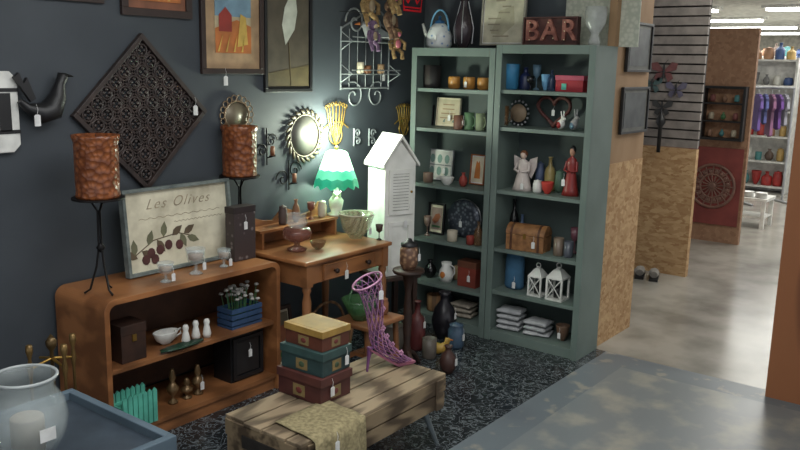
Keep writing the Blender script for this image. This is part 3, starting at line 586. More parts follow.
# floor clutter
t=TH('ceramic_duck','small yellow ceramic duck on tiled floor','figurine',(3.83,2.62,0),-1); k=.72
fin(MB().tube([(-.1*k,0,.05*k),(-.07*k,0,.045*k),(0,0,.05*k),(.05*k,0,.06*k),(.075*k,0,.1*k),(.085*k,0,.13*k),(.1*k,0,.13*k)],[.008*k,.03*k,.05*k,.04*k,.02*k,.026*k,.012*k],n=12),'body',mat((180,142,60),.5),t)
fin(MB().tube([(.1*k,0,.13*k),(.13*k,0,.125*k)],[.01*k,.004*k]),'beak',ORG,t)
for (x,y,w,h,pf,m_,lb) in ((4.1,2.76,.16,.3,VASE,mat((36,34,40),.3),'dark ceramic urn standing on tiled floor'),(3.83,2.77,.1,.3,BOTT,mat((96,44,44),.4),'dark red bottle on tiled floor'),(3.75,2.62,.09,.12,MUG,mat((92,84,76),.5),'grey stoneware pot on tiled floor'),(4.0,2.60,.1,.16,JARP,mat((70,90,110),.4),'blue lidded jar on tiled floor'),(3.66,2.82,.14,.2,JARP,mat((90,84,76),.5),'stoneware crock on tiled floor'),(3.62,2.4,.1,.16,VASE,mat((70,46,40),.4),'brown vase on tiled floor')):
    o=lo('floor_vessel',lb,'vessel',(x,y,0),w,h,pf,m_)
    if h in(.3,.16): tag(o,0,-w/2-.004,h*.6,1)
t=TH('under_desk_basket','dark wicker basket beneath desk','basket',(3.34,3.06,0)); fin(MB().lathe([(0,0),(.13,0),(.16,.2),(.15,.2),(.12,.02),(0,.02)]),'basket_body',WICK,t); fin(MB().tube([(.15*math.cos(a),0,.2+.14*math.sin(a)) for a in [PI*i/12 for i in range(13)]],.008),'handle',WICK,t)
pic((3.06,3.16,.18),.2,.34,.02,(DKB,CREAM,mat((120,110,90)),.9),'framed_print','brown framed print leaning beneath desk',art_bird,0,.15)
# ---------------------------------------------------------------- crate table
cx0,cx1,cy0,cy1,cz=1.96,2.89,1.92,2.33,.34
t=TH('crate_table','rustic weathered wooden crate coffee table with splayed metal legs','table',((cx0+cx1)/2,(cy0+cy1)/2,0)); w=cx1-cx0; d=cy1-cy0
b=MB(); wd=[.075,.12,.095,.105]; yy=-d/2
for i,q in enumerate(wd):
    b.box((random.uniform(-.008,.008),yy+q/2,cz-.008-random.uniform(0,.003)),(w-.006,q-.003,.015),0,TM(rz=random.uniform(-.003,.003))); yy+=q+.005
fin(b,'top_planks',PINE,t,bev=.003)
PIN2=wood((132,114,88),(72,58,42),2.4,.85,(.5,5,5)); CD=.155
b=MB()
for s_ in(-1,1):
    b.box((0,s_*(d/2-.007),cz-.016-.034),(w-.01,.014,.066)).box((.006,s_*(d/2-.009),cz-.088-.034),(w-.03,.014,.066))
    b.box((s_*(w/2-.012),0,cz-.016-.07),(.022,d-.03,.138))
    b.box((s_*(w/2-.06),-d/2-.005,cz-.085),(.05,.01,.14))
b.box((0,0,cz-CD),(w-.02,d-.03,.012)); fin(b,'crate_body',PIN2,t,bev=.003)
fin(MB().box((-w/2-.002,0,cz-.08),(.004,.2,.05)),'end_strap',mat((60,56,52),.6,.4),t)
for i in(-1,1):
    for j in(-1,1): fin(MB().tube([(i*(w/2-.09),j*(d/2-.06),cz-CD-.006),(i*(w/2-.03),j*(d/2-.02),.003)],[.016,.009],n=10),'leg',mat((110,120,124),.5,.2),t)
CT=cz+.0005
b=MB(); pr=[]
for i in range(9): pr.append((2.12-.205*i/8,cz+.004+.002*math.sin(i*1.3)))
pr+= [(1.898,cz-.005),(1.892,cz-.03),(1.888,cz-.07),(1.884,cz-.12),(1.88,cz-.18),(1.877,cz-.23)]
nx=18; vs=[]
for j in range(nx):
    for i,(yy,q) in enumerate(pr):
        fx=j/(nx-1); vs.append((2.03+.28*fx-.03*(i/len(pr)),yy-(.007*math.sin(j*1.1)*(i-9)/4 if i>9 else 0)-(.002 if i>8 else 0),q+(.0 if i<9 else .012*math.sin(j*.5))))
np_=len(pr); fs=[(j*np_+i,(j+1)*np_+i,(j+1)*np_+i+1,j*np_+i+1) for j in range(nx-1) for i in range(np_-1)]
b.add(vs,fs,0,True)
o=fin(b,'burlap_cloth',mat((156,144,108),.9,c2=(120,110,80),sc_=60,bump=.5),None,(0,0,0),0,'beige burlap cloth draped over crate edge','cloth')
sd=o.modifiers.new('s','SOLIDIFY'); sd.thickness=.003; sd.offset=1
tag(o,2.1,1.865,cz-.02)
bx,by=2.345,2.213; zc=CT
for i,(m1,m2,w_,d_,h_,lb,rz) in enumerate(((mat((80,40,36),.6,c2=(64,30,28)),mat((88,46,40),.6),.19,.25,.11,'maroon rectangular keepsake box with floral label',0),(mat((42,66,66),.6,c2=(34,54,54)),mat((52,78,76),.6),.18,.235,.10,'teal rectangular keepsake box with floral label',.03),(mat((96,50,34),.6),mat((166,132,66),.6,c2=(138,108,50)),.165,.22,.085,'gold-lidded rectangular keepsake box with floral label',-.02))):
    t=TH('keepsake_box',lb,'box',(bx+.008*i,by,zc),rz,'stacked keepsake boxes')
    fin(MB().box((0,0,h_*.34),(w_*.95,d_*.95,h_*.68)),'box_body',m1,t,bev=.002)
    fin(MB().box((0,0,h_*.84),(w_,d_,h_*.32)).box((0,0,h_*.995),(w_*.8,d_*.8,.002),1),'lid',[m2,mat((150,120,58)) if i==2 else m2],t,bev=.003)
    lm=[mat((132,112,72)),mat((110,50,44)) if i!=1 else mat((66,84,60))]
    fin(MB().box((0,-d_*.475-.001,h_*.34),(w_*.3,.002,h_*.44),0).sph((0,-d_*.475-.002,h_*.34),(w_*.08,.002,h_*.12),1,n=8,k=4),'floral_label',lm,t)
    fin(MB().box((-w_*.475-.001,0,h_*.34),(.002,d_*.26,h_*.44),0).sph((-w_*.475-.002,0,h_*.34),(.002,d_*.07,h_*.13),1,n=8,k=4),'floral_label',lm,t)
    if i<2: tag(t,w_*.3 if i else -.03,-d_/2-.004,h_*.6,1)
    zc+=h_+.001
# boot: open metal lattice
t=TH('boot_vase','metallic pink-purple openwork lattice high-heeled boot ornament','boot',(2.71,2.18,CT),-.35)
k=1.17
pts=[(.155,.01),(.13,.018),(.1,.032),(.06,.06),(.025,.095),(.005,.125),(-.004,.16),(-.01,.22),(-.022,.29),(-.034,.33),(-.046,.355)]
rr=(.006,.013,.021,.027,.032,.032,.028,.033,.041,.048,.06)
def cr(P,u):
    i=min(int(u),len(P)-2); f=u-i; p0,p1,p2,p3=P[max(i-1,0)],P[i],P[i+1],P[min(i+2,len(P)-1)]
    return .5*((2*p1)+(-p0+p2)*f+(2*p0-5*p1+4*p2-p3)*f*f+(-p0+3*p1-3*p2+p3)*f**3)
X_=[p[0]*k for p in pts]; Z_=[p[1]*k for p in pts]; R_=[q*k for q in rr]; NS=60
def bsurf(u,ang):
    c=Vector((cr(X_,u),0,cr(Z_,u))); e=.02; tn=Vector((cr(X_,min(u+e,9.999))-cr(X_,max(u-e,0)),0,cr(Z_,min(u+e,9.999))-cr(Z_,max(u-e,0)))).normalized()
    nn=tn.cross(Vector((0,1,0))); q=c+cr(R_,u)*(math.cos(ang)*Vector((0,.85,0))+math.sin(ang)*nn); q.z=max(q.z,.004); return q
b=MB()
for j in range(11):
    for sg_ in(-1,1):
        b.tube([bsurf(9.999*i/NS,2*PI*j/11+sg_*4.2*i/NS) for i in range(NS+1)],.0021,0 if sg_>0 else 1,None,5)
for i in range(1,10): b.tube([bsurf(i+.0,2*PI*a/20) for a in range(20)],.0016,1,None,4,True)
b.tube([bsurf(9.999,2*PI*a/24) for a in range(24)],.005,0,None,6,True)
PKM=mat((214,160,192),.3,.4); PPM=mat((134,86,140),.35,.3)
fin(b,'boot_upper',[PKM,PPM],t); fin(MB().tube([(-.028*k,0,.095*k),(-.036*k,0,.04*k),(-.04*k,0,0)],[.014,.007,.005]),'heel',PPM,t)
fin(MB().prism([(x*k,z*k) for x,z in[(.17,.004),(.15,.0),(.09,0),(.035,.035),(-.036,.085),(-.036,.094),(.03,.048),(.09,.01),(.17,.01)]],-.02,.02),'sole',mat((150,90,110),.4),t)
fl_=MB()
for u,a in ((8.3,3.6),(7.2,4.6),(6.1,3.9),(4.6,4.4),(3.2,4.9),(2.2,4.2),(8.8,5.0),(5.4,5.2)):
    q=bsurf(u,a)
    for m_ in range(5): fl_.sph((q.x+.009*math.cos(m_*1.257),q.y-.004,q.z+.009*math.sin(m_*1.257)),(.006,.003,.006),n=7,k=4)
fin(fl_,'flower_trim',PKM,t)['kind']='stuff'
tag(t,-.03,-.08,.39)
# ---------------------------------------------------------------- blue table with glass jar, fireplace tools
t=TH('blue_table','blue-grey painted tray-top table with raised rim','table',(1.26,2.40,0))
BT=mat((92,108,120),.5,c2=(76,92,104),sc_=5)
fin(MB().box((0,0,.43),(.56,.6,.02)),'tabletop',mat((66,76,86),.4),t); fin(MB().ring(.6,.62,.03,-.03,.03,0,Matrix.Translation((0,0,.44))@Matrix.Rotation(PI/2,4,'X')),'rim',BT,t,bev=.003)
for i in(-1,1):
    for j in(-1,1): fin(MB().box((i*.25,j*.26,.21),(.04,.04,.419)),'leg',BT,t)
fin(MB().box((0,.27,.37),(.46,.02,.08)).box((0,-.27,.37),(.46,.02,.08)).box((.26,0,.37),(.02,.5,.08)).box((-.26,0,.37),(.02,.5,.08)),'apron',BT,t)
zt=.4405; x=sx(30,2.33,zt); t=TH('glass_candle_bowl','large round clear glass candle bowl','candle bowl',(x,2.33,zt))
prf=[(.06,0),(.065,.012),(.05,.02),(.085,.05),(.112,.1),(.12,.15),(.112,.2),(.09,.235),(.082,.25),(.096,.285)]
JG=mat((210,220,220),.03,alpha=.2,c2=(180,190,190),sc_=14)
fin(MB().lathe([(0,0)]+prf+[(.09,.285),(.077,.25),(.106,.2),(.114,.15),(.106,.1),(.07,.05),(0,.035)],n=36),'glass_bowl',JG,t)
RG=mat((210,216,216),.1,alpha=.65)
fin(MB().torus(.094,.005,0,TM(z=.285,rx=PI/2)),'rim',RG,t); fin(MB().torus(.062,.004,0,TM(z=.012,rx=PI/2)),'foot_ring',RG,t)
fin(MB().lathe([(0,.045),(.05,.045),(.05,.15),(.045,.155),(0,.155)]),'candle',mat((160,152,138),.6),t); fin(MB().box((.0,-.119,.13),(.05,.002,.04)),'sticker',PAPER,t)
t=TH('fireplace_tools','brass-handled fireplace tool set on stand','fireplace tools',(1.61,2.93,0))
fin(MB().lathe([(0,0),(.09,0),(.09,.015),(.03,.03),(.008,.04),(.008,.55),(.02,.57),(.022,.59),(0,.62)]),'stand',mat((100,80,50),.35,.6),t)
fin(MB().tube([(-.09,0,.5),(0,0,.52),(.09,0,.5)],.006).tube([(0,-.09,.5),(0,0,.52),(0,.09,.5)],.006),'crossbar',BRASS,t)
for i,(a,b_) in enumerate(((-.09,0),(.09,0),(0,-.09))):
    q=MB().lathe([(0,.6),(.012,.595),(.014,.57),(.006,.54),(.012,.5),(.006,.46),(.005,.1),(0,.1)],0,TM(a,b_,0))
    if i==0: q.box((a,b_,.1),(.06,.01,.09))
    elif i==1: q.lathe([(0,.06),(.03,.06),(.02,.15),(0,.15)],0,TM(a,b_,0))
    else: q.tube([(a,b_,.12),(a+.02,b_,.08),(a+.03,b_,.11)],.006)
    fin(q,('shovel','brush','poker')[i],mat((130,104,62),.35,.6),t)
# ---------------------------------------------------------------- dark wall hangings
def wrect(x0,y0,x1,y1,off=0):
    a=wall(x0,(y0+y1)/2,off); c=wall(x1,(y0+y1)/2,off); m_=wall((x0+x1)/2,(y0+y1)/2,off)
    s=S(*m_); return m_,c[0]-a[0],(y1-y0)*s
def art_house(b,w,h):
    b.box((0,-.0135,.3*h),(w,.002,.4*h),1); b.poly([(-.5*w,-.5*h),(.5*w,-.5*h),(.5*w,-.05*h),(.1*w,.05*h),(-.5*w,-.1*h)],-.015,2)
    b.poly([(-.4*w,-.15*h),(-.05*w,-.15*h),(-.05*w,.12*h),(-.22*w,.25*h),(-.4*w,.12*h)],-.0165,3); b.poly([(.1*w,-.4*h),(.4*w,-.35*h),(.35*w,.1*h),(.2*w,.15*h)],-.0165,4)
    for i in range(4): b.poly([(-.45*w+.22*i*w,-.48*h),(-.4*w+.22*i*w,-.48*h),(-.3*w+.2*i*w,-.2*h)],-.0165,4)
    return [mat((120,150,170)),mat((190,112,56)),mat((150,52,44)),mat((206,170,84))]
FR=mat((52,38,34),.4)
def wpic2(x0,x1,yb,h,fw,mats,name,label,art):
    a=wall(x0,yb); c=wall(x1,yb); z=(wall((x0+x1)/2,yb)[2])+h/2
    return pic(((a[0]+c[0])/2,3.349,z),c[0]-a[0],h,fw,mats,name,label,art)
wpic2(120,190,17,.42,.035,(FR,mat((140,90,66)),mat((130,66,52)),.8),'framed_picture','dark framed red-brown picture on dark wall',art_house)
wpic2(32,102,1,.42,.035,(FR,mat((140,120,90)),mat((120,90,60)),.8),'framed_picture','dark framed brown picture on dark wall',art_house)
t=wpic2(200,262,74,.52,.028,(FR,mat((176,146,112)),mat((196,180,146)),.66),'framed_picture','dark framed colourful village print with tan mat',art_house); tag(t,-.07,-.03,-.27,1.2)
def art_leaf(b,w,h):
    leaf(b,-.08*w,-.12*h,.55*h,1.35,1,.15,-.0135); b.tube([(.05*w,-.012,-.5*h),(0,-.012,-.1*h)],.004,2); b.poly([(-.5*w,-.5*h),(.5*w,-.5*h),(.5*w,-.3*h),(-.5*w,-.38*h)],-.0132,2); return [mat((196,198,186)),mat((92,80,52))]
t=wpic2(263,310,92,.66,.02,(BLK,mat((44,44,42)),mat((84,76,64)),.96),'framed_picture','tall black framed print of pale leaf',art_leaf)
# carved diamond
m_,w,h=wrect(75,38,208,188,0)
t=TH('carved_panel','dark carved wooden lattice panel hung as a diamond','wall panel',(m_[0],3.349,m_[2])); Md=Matrix.Rotation(PI/4,4,'Y'); sd_=w/math.sqrt(2)
CW=mat((60,48,44),.5,c2=(42,34,32))
fin(MB().ring(sd_,sd_,.022,-.03,-.002,0,Md),'frame',CW,t,bev=.002)
b=MB(); q=7; st_=(sd_-.044)/q
for i in range(q):
    for j in range(q):
        cx=-(sd_-.044)/2+st_*(i+.5); cz_=-(sd_-.044)/2+st_*(j+.5)
        b.torus(st_*.42,.006,0,Md@TM(cx,-.016,cz_),n=14,k=5)
        for a in range(4):
            aa=a*PI/2+PI/4; b.sph((cx+st_*.22*math.cos(aa),-.018,cz_+st_*.22*math.sin(aa)),(st_*.14,.006,st_*.14),0,Md,8,4)
for i in range(1,q):
    o_=-(sd_-.044)/2+st_*i; b.box((o_,-.012,0),(.009,.012,sd_-.04),0,Md); b.box((0,-.012,o_),(sd_-.04,.012,.009),0,Md)
fin(b,'lattice',CW,t); tag(t,.29,-.035,.03,1.2)
m_,w,h=wrect(20,66,70,125,.05); t=TH('metal_bird','dark metal songbird wall ornament','wall ornament',(m_[0],3.30,m_[2]))
fin(MB().tube([(-.5*w,0,-.08*h),(-.36*w,0,-.2*h),(-.1*w,0,-.3*h),(.12*w,0,-.24*h),(.26*w,0,-.02*h),(.32*w,0,.2*h),(.38*w,0,.32*h),(.46*w,0,.34*h)],[.012,.02,.045,.05,.035,.02,.024,.01],n=12),'body',BLK,t)
fin(MB().tube([(.45*w,0,.34*h),(.6*w,0,.32*h)],[.009,.002]),'beak',IRON,t); fin(MB().prism([(-.3*w,-.1*h),(-.6*w,.3*h),(-.5*w,.38*h),(-.42*w,.2*h),(-.35*w,.3*h),(-.2*w,-.05*h)],-.01,.01),'tail',BLK,t)
fin(MB().tube([(0,.0,-.2*h),(0,.048,-.2*h)],.005),'hook',IRON,t); tag(t,-.3*w,-.05,-.3*h,1.2)
m_=wall(1,112); t=TH('wall_plaque','white oblong plaque with black hanging straps','plaque',(m_[0],3.349,m_[2])); h=.33
fin(MB().prism([(-.06,-h/2+.03),(-.03,-h/2),(.03,-h/2),(.06,-h/2+.03),(.06,h/2-.03),(.03,h/2),(-.03,h/2),(-.06,h/2-.03)],-.03,0),'board',WHT,t,bev=.004); fin(MB().box((0,-.032,.09),(.122,.004,.015)).box((0,-.032,-.08),(.122,.004,.015)).box((.0,-.032,0),(.05,.004,.155)),'straps',BLK,t)
m_,w,h=wrect(219,96,251,134); t=TH('oval_mirror','small oval mirror in openwork bronze frame','mirror',(m_[0],3.345,m_[2])); b=MB(); n=18
for i in range(n):
    a=2*PI*i/n; b.torus(.016,.003,0,TM((w/2-.01)*math.cos(a),-.01,(h/2-.01)*math.sin(a)),n=10,k=5)
b.torus(w/2-.028,.004,0,TM(y=-.01),ez=(h/2-.028)/(w/2-.028)); fin(b,'frame',mat((130,106,80),.5,.3),t); fin(MB().lathe([(0,0),(w/2-.028,0),(w/2-.028,.004),(0,.004)],0,TM(rx=PI/2)@Matrix.Diagonal((1,(h/2-.028)/(w/2-.028),1,1))),'mirror_glass',mat((128,118,98),.4,.2),t)
m_,w,h=wrect(281,115,325,156); t=TH('leaf_wreath_mirror','round mirror in bronze leaf wreath frame','mirror',(m_[0],3.345,m_[2])); b=MB(); r=w/2*.78
for i in range(22):
    a=2*PI*i/22; b.sph((0,0,0),(.026,.006,.011),0,TM(r*math.cos(a),-.012,r*math.sin(a))@Matrix.Rotation(-a-.9,4,'Y'),8,4)
b.torus(r*.86,.006,0,TM(y=-.01)); fin(b,'leaf_frame',mat((84,76,58),.5,.3),t); fin(MB().lathe([(0,0),(r*.84,0),(r*.84,.004),(0,.004)],0,TM(rx=PI/2)),'mirror_glass',mat((86,84,78),.5,0),t)
def fan(x0,y0,x1,y1,label):
    m_,w,h=wrect(x0,y0,x1,y1); t=TH('gold_wall_ornament',label,'wall ornament',(m_[0],3.345,m_[2]),0,'gold openwork wall ornaments'); b=MB()
    for i in range(7):
        a=PI*(.2+.6*i/6); b.tube([(0,-.01,-h/2),(.3*w*math.cos(a),-.012,0),(.42*w*math.cos(a),-.012,h*.3+.16*h*math.sin(a))],[.0025,.004,.0025],n=6)
        b.torus(.012,.003,0,TM(.42*w*math.cos(a),-.012,h*.3+.16*h*math.sin(a)),n=10,k=4)
    b.torus(.22*w,.004,0,TM(y=-.01,z=-.25*h)); b.tube([(-.45*w,-.01,-.1*h),(-.2*w,-.01,.05*h),(.2*w,-.01,.05*h),(.45*w,-.01,-.1*h)],.004); b.sph((0,-.012,.45*h),.01)
    fin(b,'openwork',GOLD,t)
fan(320,102,348,146,'gold openwork fan wall ornament above lamp'); fan(392,104,412,136,'gold openwork fan wall ornament beside bookcase')
for px,k in ((356,0),(371,1)):
    m_=wall(px,137); t=TH('scroll_ornament','small grey metal scroll ornament','wall ornament',(m_[0],3.353,m_[2]),0,'grey scroll ornaments'); b=MB()
    b.tube([(-.025,-.008,-.055),(-.025,-.008,.055)],.006).tube(spiral(.012,.024,.028,1.1,1 if k else -1,0,-.008),.006).tube(spiral(.012,-.026,.026,1.1,-1,1,-.008),.006).tube([(-.025,-.008,0),(.012,-.008,0)],.006); fin(b,'scrollwork',mat((140,146,150),.5,.2),t)
for (a_,b_,c_,d_) in ((256,128,276,165),(276,160,300,190)):
    m_,w,h=wrect(a_,b_,c_,d_); t=TH('scroll_sconce','dark iron scroll wall sconce','sconce',(m_[0],3.349,m_[2]),0,'dark iron sconces'); b=MB()
    b.tube([(0,-.006,-h/2),(0,-.006,h/2)],.004).tube(spiral(.25*w,.15*h,.28*w,1.3,1,0,-.006),.004).tube(spiral(-.25*w,-.1*h,.28*w,1.3,-1,0,-.006),.004).tube([(0,-.006,-.3*h),(0,-.05,-.25*h)],.004).cyl((0,-.05,-.25*h),.02,.006)
    fin(b,'ironwork',IRON,t); fin(MB().lathe([(0,0),(.012,0),(.012,.05),(0,.05)],0,TM(0,-.05,-.25*h+.006)),'candle',mat((140,90,60)),t)
a0=wall(340,60); a1=wall(388,60); w=a1[0]-a0[0]; zt=wall(364,12)[2]; zb=wall(364,100)[2]; xm=(a0[0]+a1[0])/2; h=zt-zb
WIR=mat((150,156,158),.5,.2)
t=TH('wire_wall_shelf','pale wrought iron scroll wall shelf with two tiers','shelf',(xm,3.3495,zb)); b=MB()
for s_ in(-1,1):
    b.tube([(s_*w/2,-.006,.12*h),(s_*w/2,-.006,.82*h)],.006,n=6); b.tube(spiral(s_*.22*w,.88*h,.2*w,1.4,s_,0,-.006),.006,n=6); b.tube(spiral(s_*.24*w,.05*h,.2*w,1.3,s_,1,-.006),.005,n=6)
    for q in(.3,.66):
        b.tube([(s_*w/2,-.006,q*h+.06),(s_*w/2,-.1,q*h),(s_*w/2,-.006,q*h-.05)],.004,n=6)
for i in range(-2,3): b.tube([(i*w/6,-.006,.14*h),(i*w/6,-.006,.8*h)],.0035,n=6)
b.tube([(-w/2,-.006,.8*h),(0,-.006,1.0*h),(w/2,-.006,.8*h)],.006); b.tube([(-w/2,-.006,.14*h),(w/2,-.006,.14*h)],.006); fin(b,'scroll_frame',WIR,t)
for q in(.3,.66):
    b=MB()
    for k in range(6): b.tube([(-w/2,-.015-.017*k,q*h),(w/2,-.015-.017*k,q*h)],.003,n=5)
    for s_ in(-1,1): b.tube([(s_*w/2,-.006,q*h),(s_*w/2,-.1,q*h)],.004,n=5)
    b.tube([(-w/2,-.1,q*h+.025),(w/2,-.1,q*h+.025)],.004,n=5); fin(b,'shelf',WIR,t)
tag(t,.06,-.105,.3*h)
zq=zb+.3*h+.0035
for i,(dx_,hh,m2) in enumerate(((-.1,.07,CREAM),(-.03,.05,BROWN),(.1,.06,mat((150,120,90))))): lo('shelf_candle','small votive candle on wire shelf','candle',(xm+dx_,3.30,zq),.045,hh,CAND,m2,grp='votives on wire shelf')
s=.95; t=TH('bird_figurine','grey and white bird figurine on wire shelf','figurine',(xm+.01,3.285,zb+.66*h+.0035),2.6); fin(MB().tube([(-.13*s,0,.03*s),(-.08*s,0,.045*s),(-.02*s,0,.05*s),(.04*s,0,.06*s),(.065*s,0,.1*s),(.085*s,0,.11*s)],[.006*s,.018*s,.04*s,.036*s,.022*s,.02*s],n=12),'body',mat((190,192,192)),t); fin(MB().tube([(.1*s,0,.112*s),(.14*s,0,.105*s)],[.01*s,.002*s]),'beak',ORG,t)
fin(MB().prism([(-.14*s,.03*s),(-.03*s,.085*s),(.02*s,.05*s),(-.03*s,.03*s)],-.038*s,-.03*s).prism([(-.14*s,.03*s),(-.03*s,.085*s),(.02*s,.05*s),(-.03*s,.03*s)],.03*s,.038*s),'wings',mat((90,94,98)),t)
def plush(px,py,s,m1,m2,label,rz=0,off=.12):
    x,y,z=wall(px,py,off); t=TH('plush_monkey',label,'plush toy',(x,y,z),rz,'hanging plush toys')
    b=MB().sph((0,0,0),(.05*s,.042*s,.06*s)); b.sph((0,-.005,.095*s),(.046*s,.042*s,.044*s))
    for q in(-1,1):
        b.tube([(q*.04*s,0,.035*s),(q*.085*s,-.02*s,.01*s),(q*.07*s,-.03*s,-.05*s)],[.018*s,.015*s,.017*s],n=8); b.tube([(q*.025*s,0,-.045*s),(q*.05*s,-.03*s,-.08*s),(q*.04*s,-.045*s,-.13*s)],[.02*s,.017*s,.02*s],n=8); b.sph((q*.048*s,0,.1*s),(.018*s,.01*s,.018*s),n=8,k=5)
    fin(b,'body',m1,t); fin(MB().sph((0,-.038*s,.085*s),(.028*s,.02*s,.022*s)).sph((0,-.036*s,0),(.03*s,.014*s,.038*s)),'muzzle',m2,t)
    fin(MB().sph((-.014*s,-.042*s,.112*s),.005*s,n=6,k=4).sph((.014*s,-.042*s,.112*s),.005*s,n=6,k=4),'eyes',BLKS,t)
    fin(MB().tube([(0,0,.13*s),(0,.03,.2*s),(0,off-.005,.22*s)],.002,n=4),'hanging_loop',BLK,t)
PB=mat((124,96,76),.95,c2=(92,68,52),sc_=60,bump=.5); PG=mat((160,132,90),.95,c2=(126,100,64),sc_=60,bump=.5); PP=mat((116,92,120),.95,sc_=60,bump=.5); BG=mat((180,160,130))
plush(368,6,.9,PG,BG,'golden brown plush monkey hanging on wall'); plush(389,20,.85,PB,BG,'dark brown plush monkey hanging on wall',.3,.17); plush(396,44,.7,PG,PINK,'gold plush monkey with pink face',-.3,.1); plush(372,36,.65,PP,BG,'purple-brown plush monkey hanging on wall',.1,.24); plush(392,-4,.8,PG,PINK,'pale gold plush monkey near ceiling line',.2,.28)
m_=wall(412,3); t=TH('red_wire_crown','red metal crown wall ornament','wall ornament',(m_[0],3.353,m_[2])); b=MB().tube([(-.09,-.008,-.05),(-.11,-.008,.06),(-.05,-.008,.0),(0,-.008,.08),(.05,-.008,.0),(.11,-.008,.06),(.09,-.008,-.05)],.007,closed=True).tube([(-.085,-.008,-.03),(.085,-.008,-.03)],.005)
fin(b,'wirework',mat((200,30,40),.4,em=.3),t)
# ---------------------------------------------------------------- pictures on partition
for (x0,y0,x1,y1) in ((626,22,650,73),(620,86,646,134)):
    c=wall((x0+x1)/2,(y0+y1)/2,0,1.95); a=wall(x0,(y0+y1)/2,0,1.95); e=wall(x1,(y0+y1)/2,0,1.95); s=S(*c)
    pic((c[0],1.949,c[2]),e[0]-a[0],(y1-y0)*s*.95,.016,(BLK,mat((110,110,104)),mat((80,84,84),.4,c2=(40,44,46),sc_=8),.85),'framed_picture','black framed dark print on particle board partition',None)
for px,py,m_,k in ((664,72,mat((120,74,74)),1),(652,85,mat((76,100,100)),.8),(676,90,mat((100,96,116)),.8),(662,108,mat((60,60,60)),.8)):
    x,y,z=xpl(px,py,6.715); t=TH('metal_butterfly','painted metal butterfly hung on slatboard','wall ornament',(x,y,z),-PI/2,'metal butterflies on slatboard'); b=MB()
    for q in(-1,1): b.prism([(0,.01*k),(q*.06*k,.08*k),(q*.11*k,.07*k),(q*.1*k,.02*k),(q*.04*k,0)],-.004,0).prism([(0,0),(q*.06*k,-.01),(q*.08*k,-.05*k),(q*.04*k,-.08*k)],-.004,0)
    fin(b,'wings',m_,t); fin(MB().tube([(0,-.006,-.05*k),(0,-.006,.06*k)],.007).tube([(0,-.006,.06*k),(.03*k,-.006,.1*k)],.002),'body',BLK,t)
x,y,z=xpl(660,140,6.69); lo('hanging_chime','dark hanging metal wind chime','wind chime',(x-.02,y,z-.1),.08,.35,[(0,0),(.4,0),(.4,.6),(1,.7),(.8,.8),(.1,.95),(.1,1),(0,1)],BLK)
for i in range(2):
    t=TH('worn_shoe','grey shoe on concrete floor','shoe',(6.5,sy(640+14*i,6.5,0),0),.3,'shoes by the partition'); fin(MB().tube([(-.1,0,.05),(-.06,0,.06),(0,0,.045),(.08,0,.035),(.12,0,.025)],[.03,.042,.04,.034,.018],n=10),'upper',mat((150,146,140)),t); fin(MB().prism([(-.13,0),(.14,0),(.14,.015),(-.13,.02)],-.035,.035),'sole',BLK,t)
X=8.365
a=xpl(686,186,X); c=xpl(741,186,X); zt=xpl(713,147,X)[2]; zb=xpl(713,224,X)[2]; ym=(a[1]+c[1])/2; w=a[1]-c[1]; h=zt-zb
t=TH('medallion_panel','deep red wall panel with raised round bronze medallion','wall panel',(X,ym,(zt+zb)/2),-PI/2)
fin(MB().box((0,-.01,0),(w,.018,h)),'panel',mat((124,58,52),.8,c2=(104,46,42),sc_=6),t,bev=.003)
rm=min(w,h)*.4; b=MB().torus(rm,.014,0,TM(y=-.025)).torus(rm*.55,.01,0,TM(y=-.025)).torus(rm*.8,.006,0,TM(y=-.022))
for i in range(16):
    a_=2*PI*i/16; b.tube([(rm*.15*math.cos(a_),-.024,rm*.15*math.sin(a_)),(rm*.4*math.cos(a_+.12),-.028,rm*.4*math.sin(a_+.12)),(rm*math.cos(a_),-.024,rm*math.sin(a_))],.007,n=5); b.sph((rm*.68*math.cos(a_+.2),-.024,rm*.68*math.sin(a_+.2)),(.022,.008,.022),n=8,k=4)
b.sph((0,-.024,0),(rm*.18,.014,rm*.18)); fin(b,'medallion',mat((128,96,84),.5,.3),t)
a=xpl(704,112,X); c=xpl(747,112,X); zt=xpl(725,86,X)[2]; zb=xpl(725,140,X)[2]; ym=(a[1]+c[1])/2; w=a[1]-c[1]; h=zt-zb
t=TH('black_wall_shelf','black wall shelf unit with three tiers','shelf',(X,ym,zb),-PI/2); b=MB().ring(w,h,.025,-.1,0,0,TM(z=h/2)); fin(b,'frame',BLK,t)
for q in(.35,.68): fin(MB().box((0,-.05,q*h),(w-.05,.1,.015)),'shelf',BLK,t)
for qi,q in enumerate((.05,.365,.695)):
    for i in range(3):
        lo('trinket','small trinket on black wall shelf','trinket',(X-.05,ym+w*(.28-.28*i),zb+q*h+.0075+.003),.05,.07,VASE if i%2 else JARP,(mat((120,90,70)),TEAL,mat((160,150,130)),GRN,mat((110,60,56)))[(i+qi*2)%5],grp='trinkets on black wall shelf')
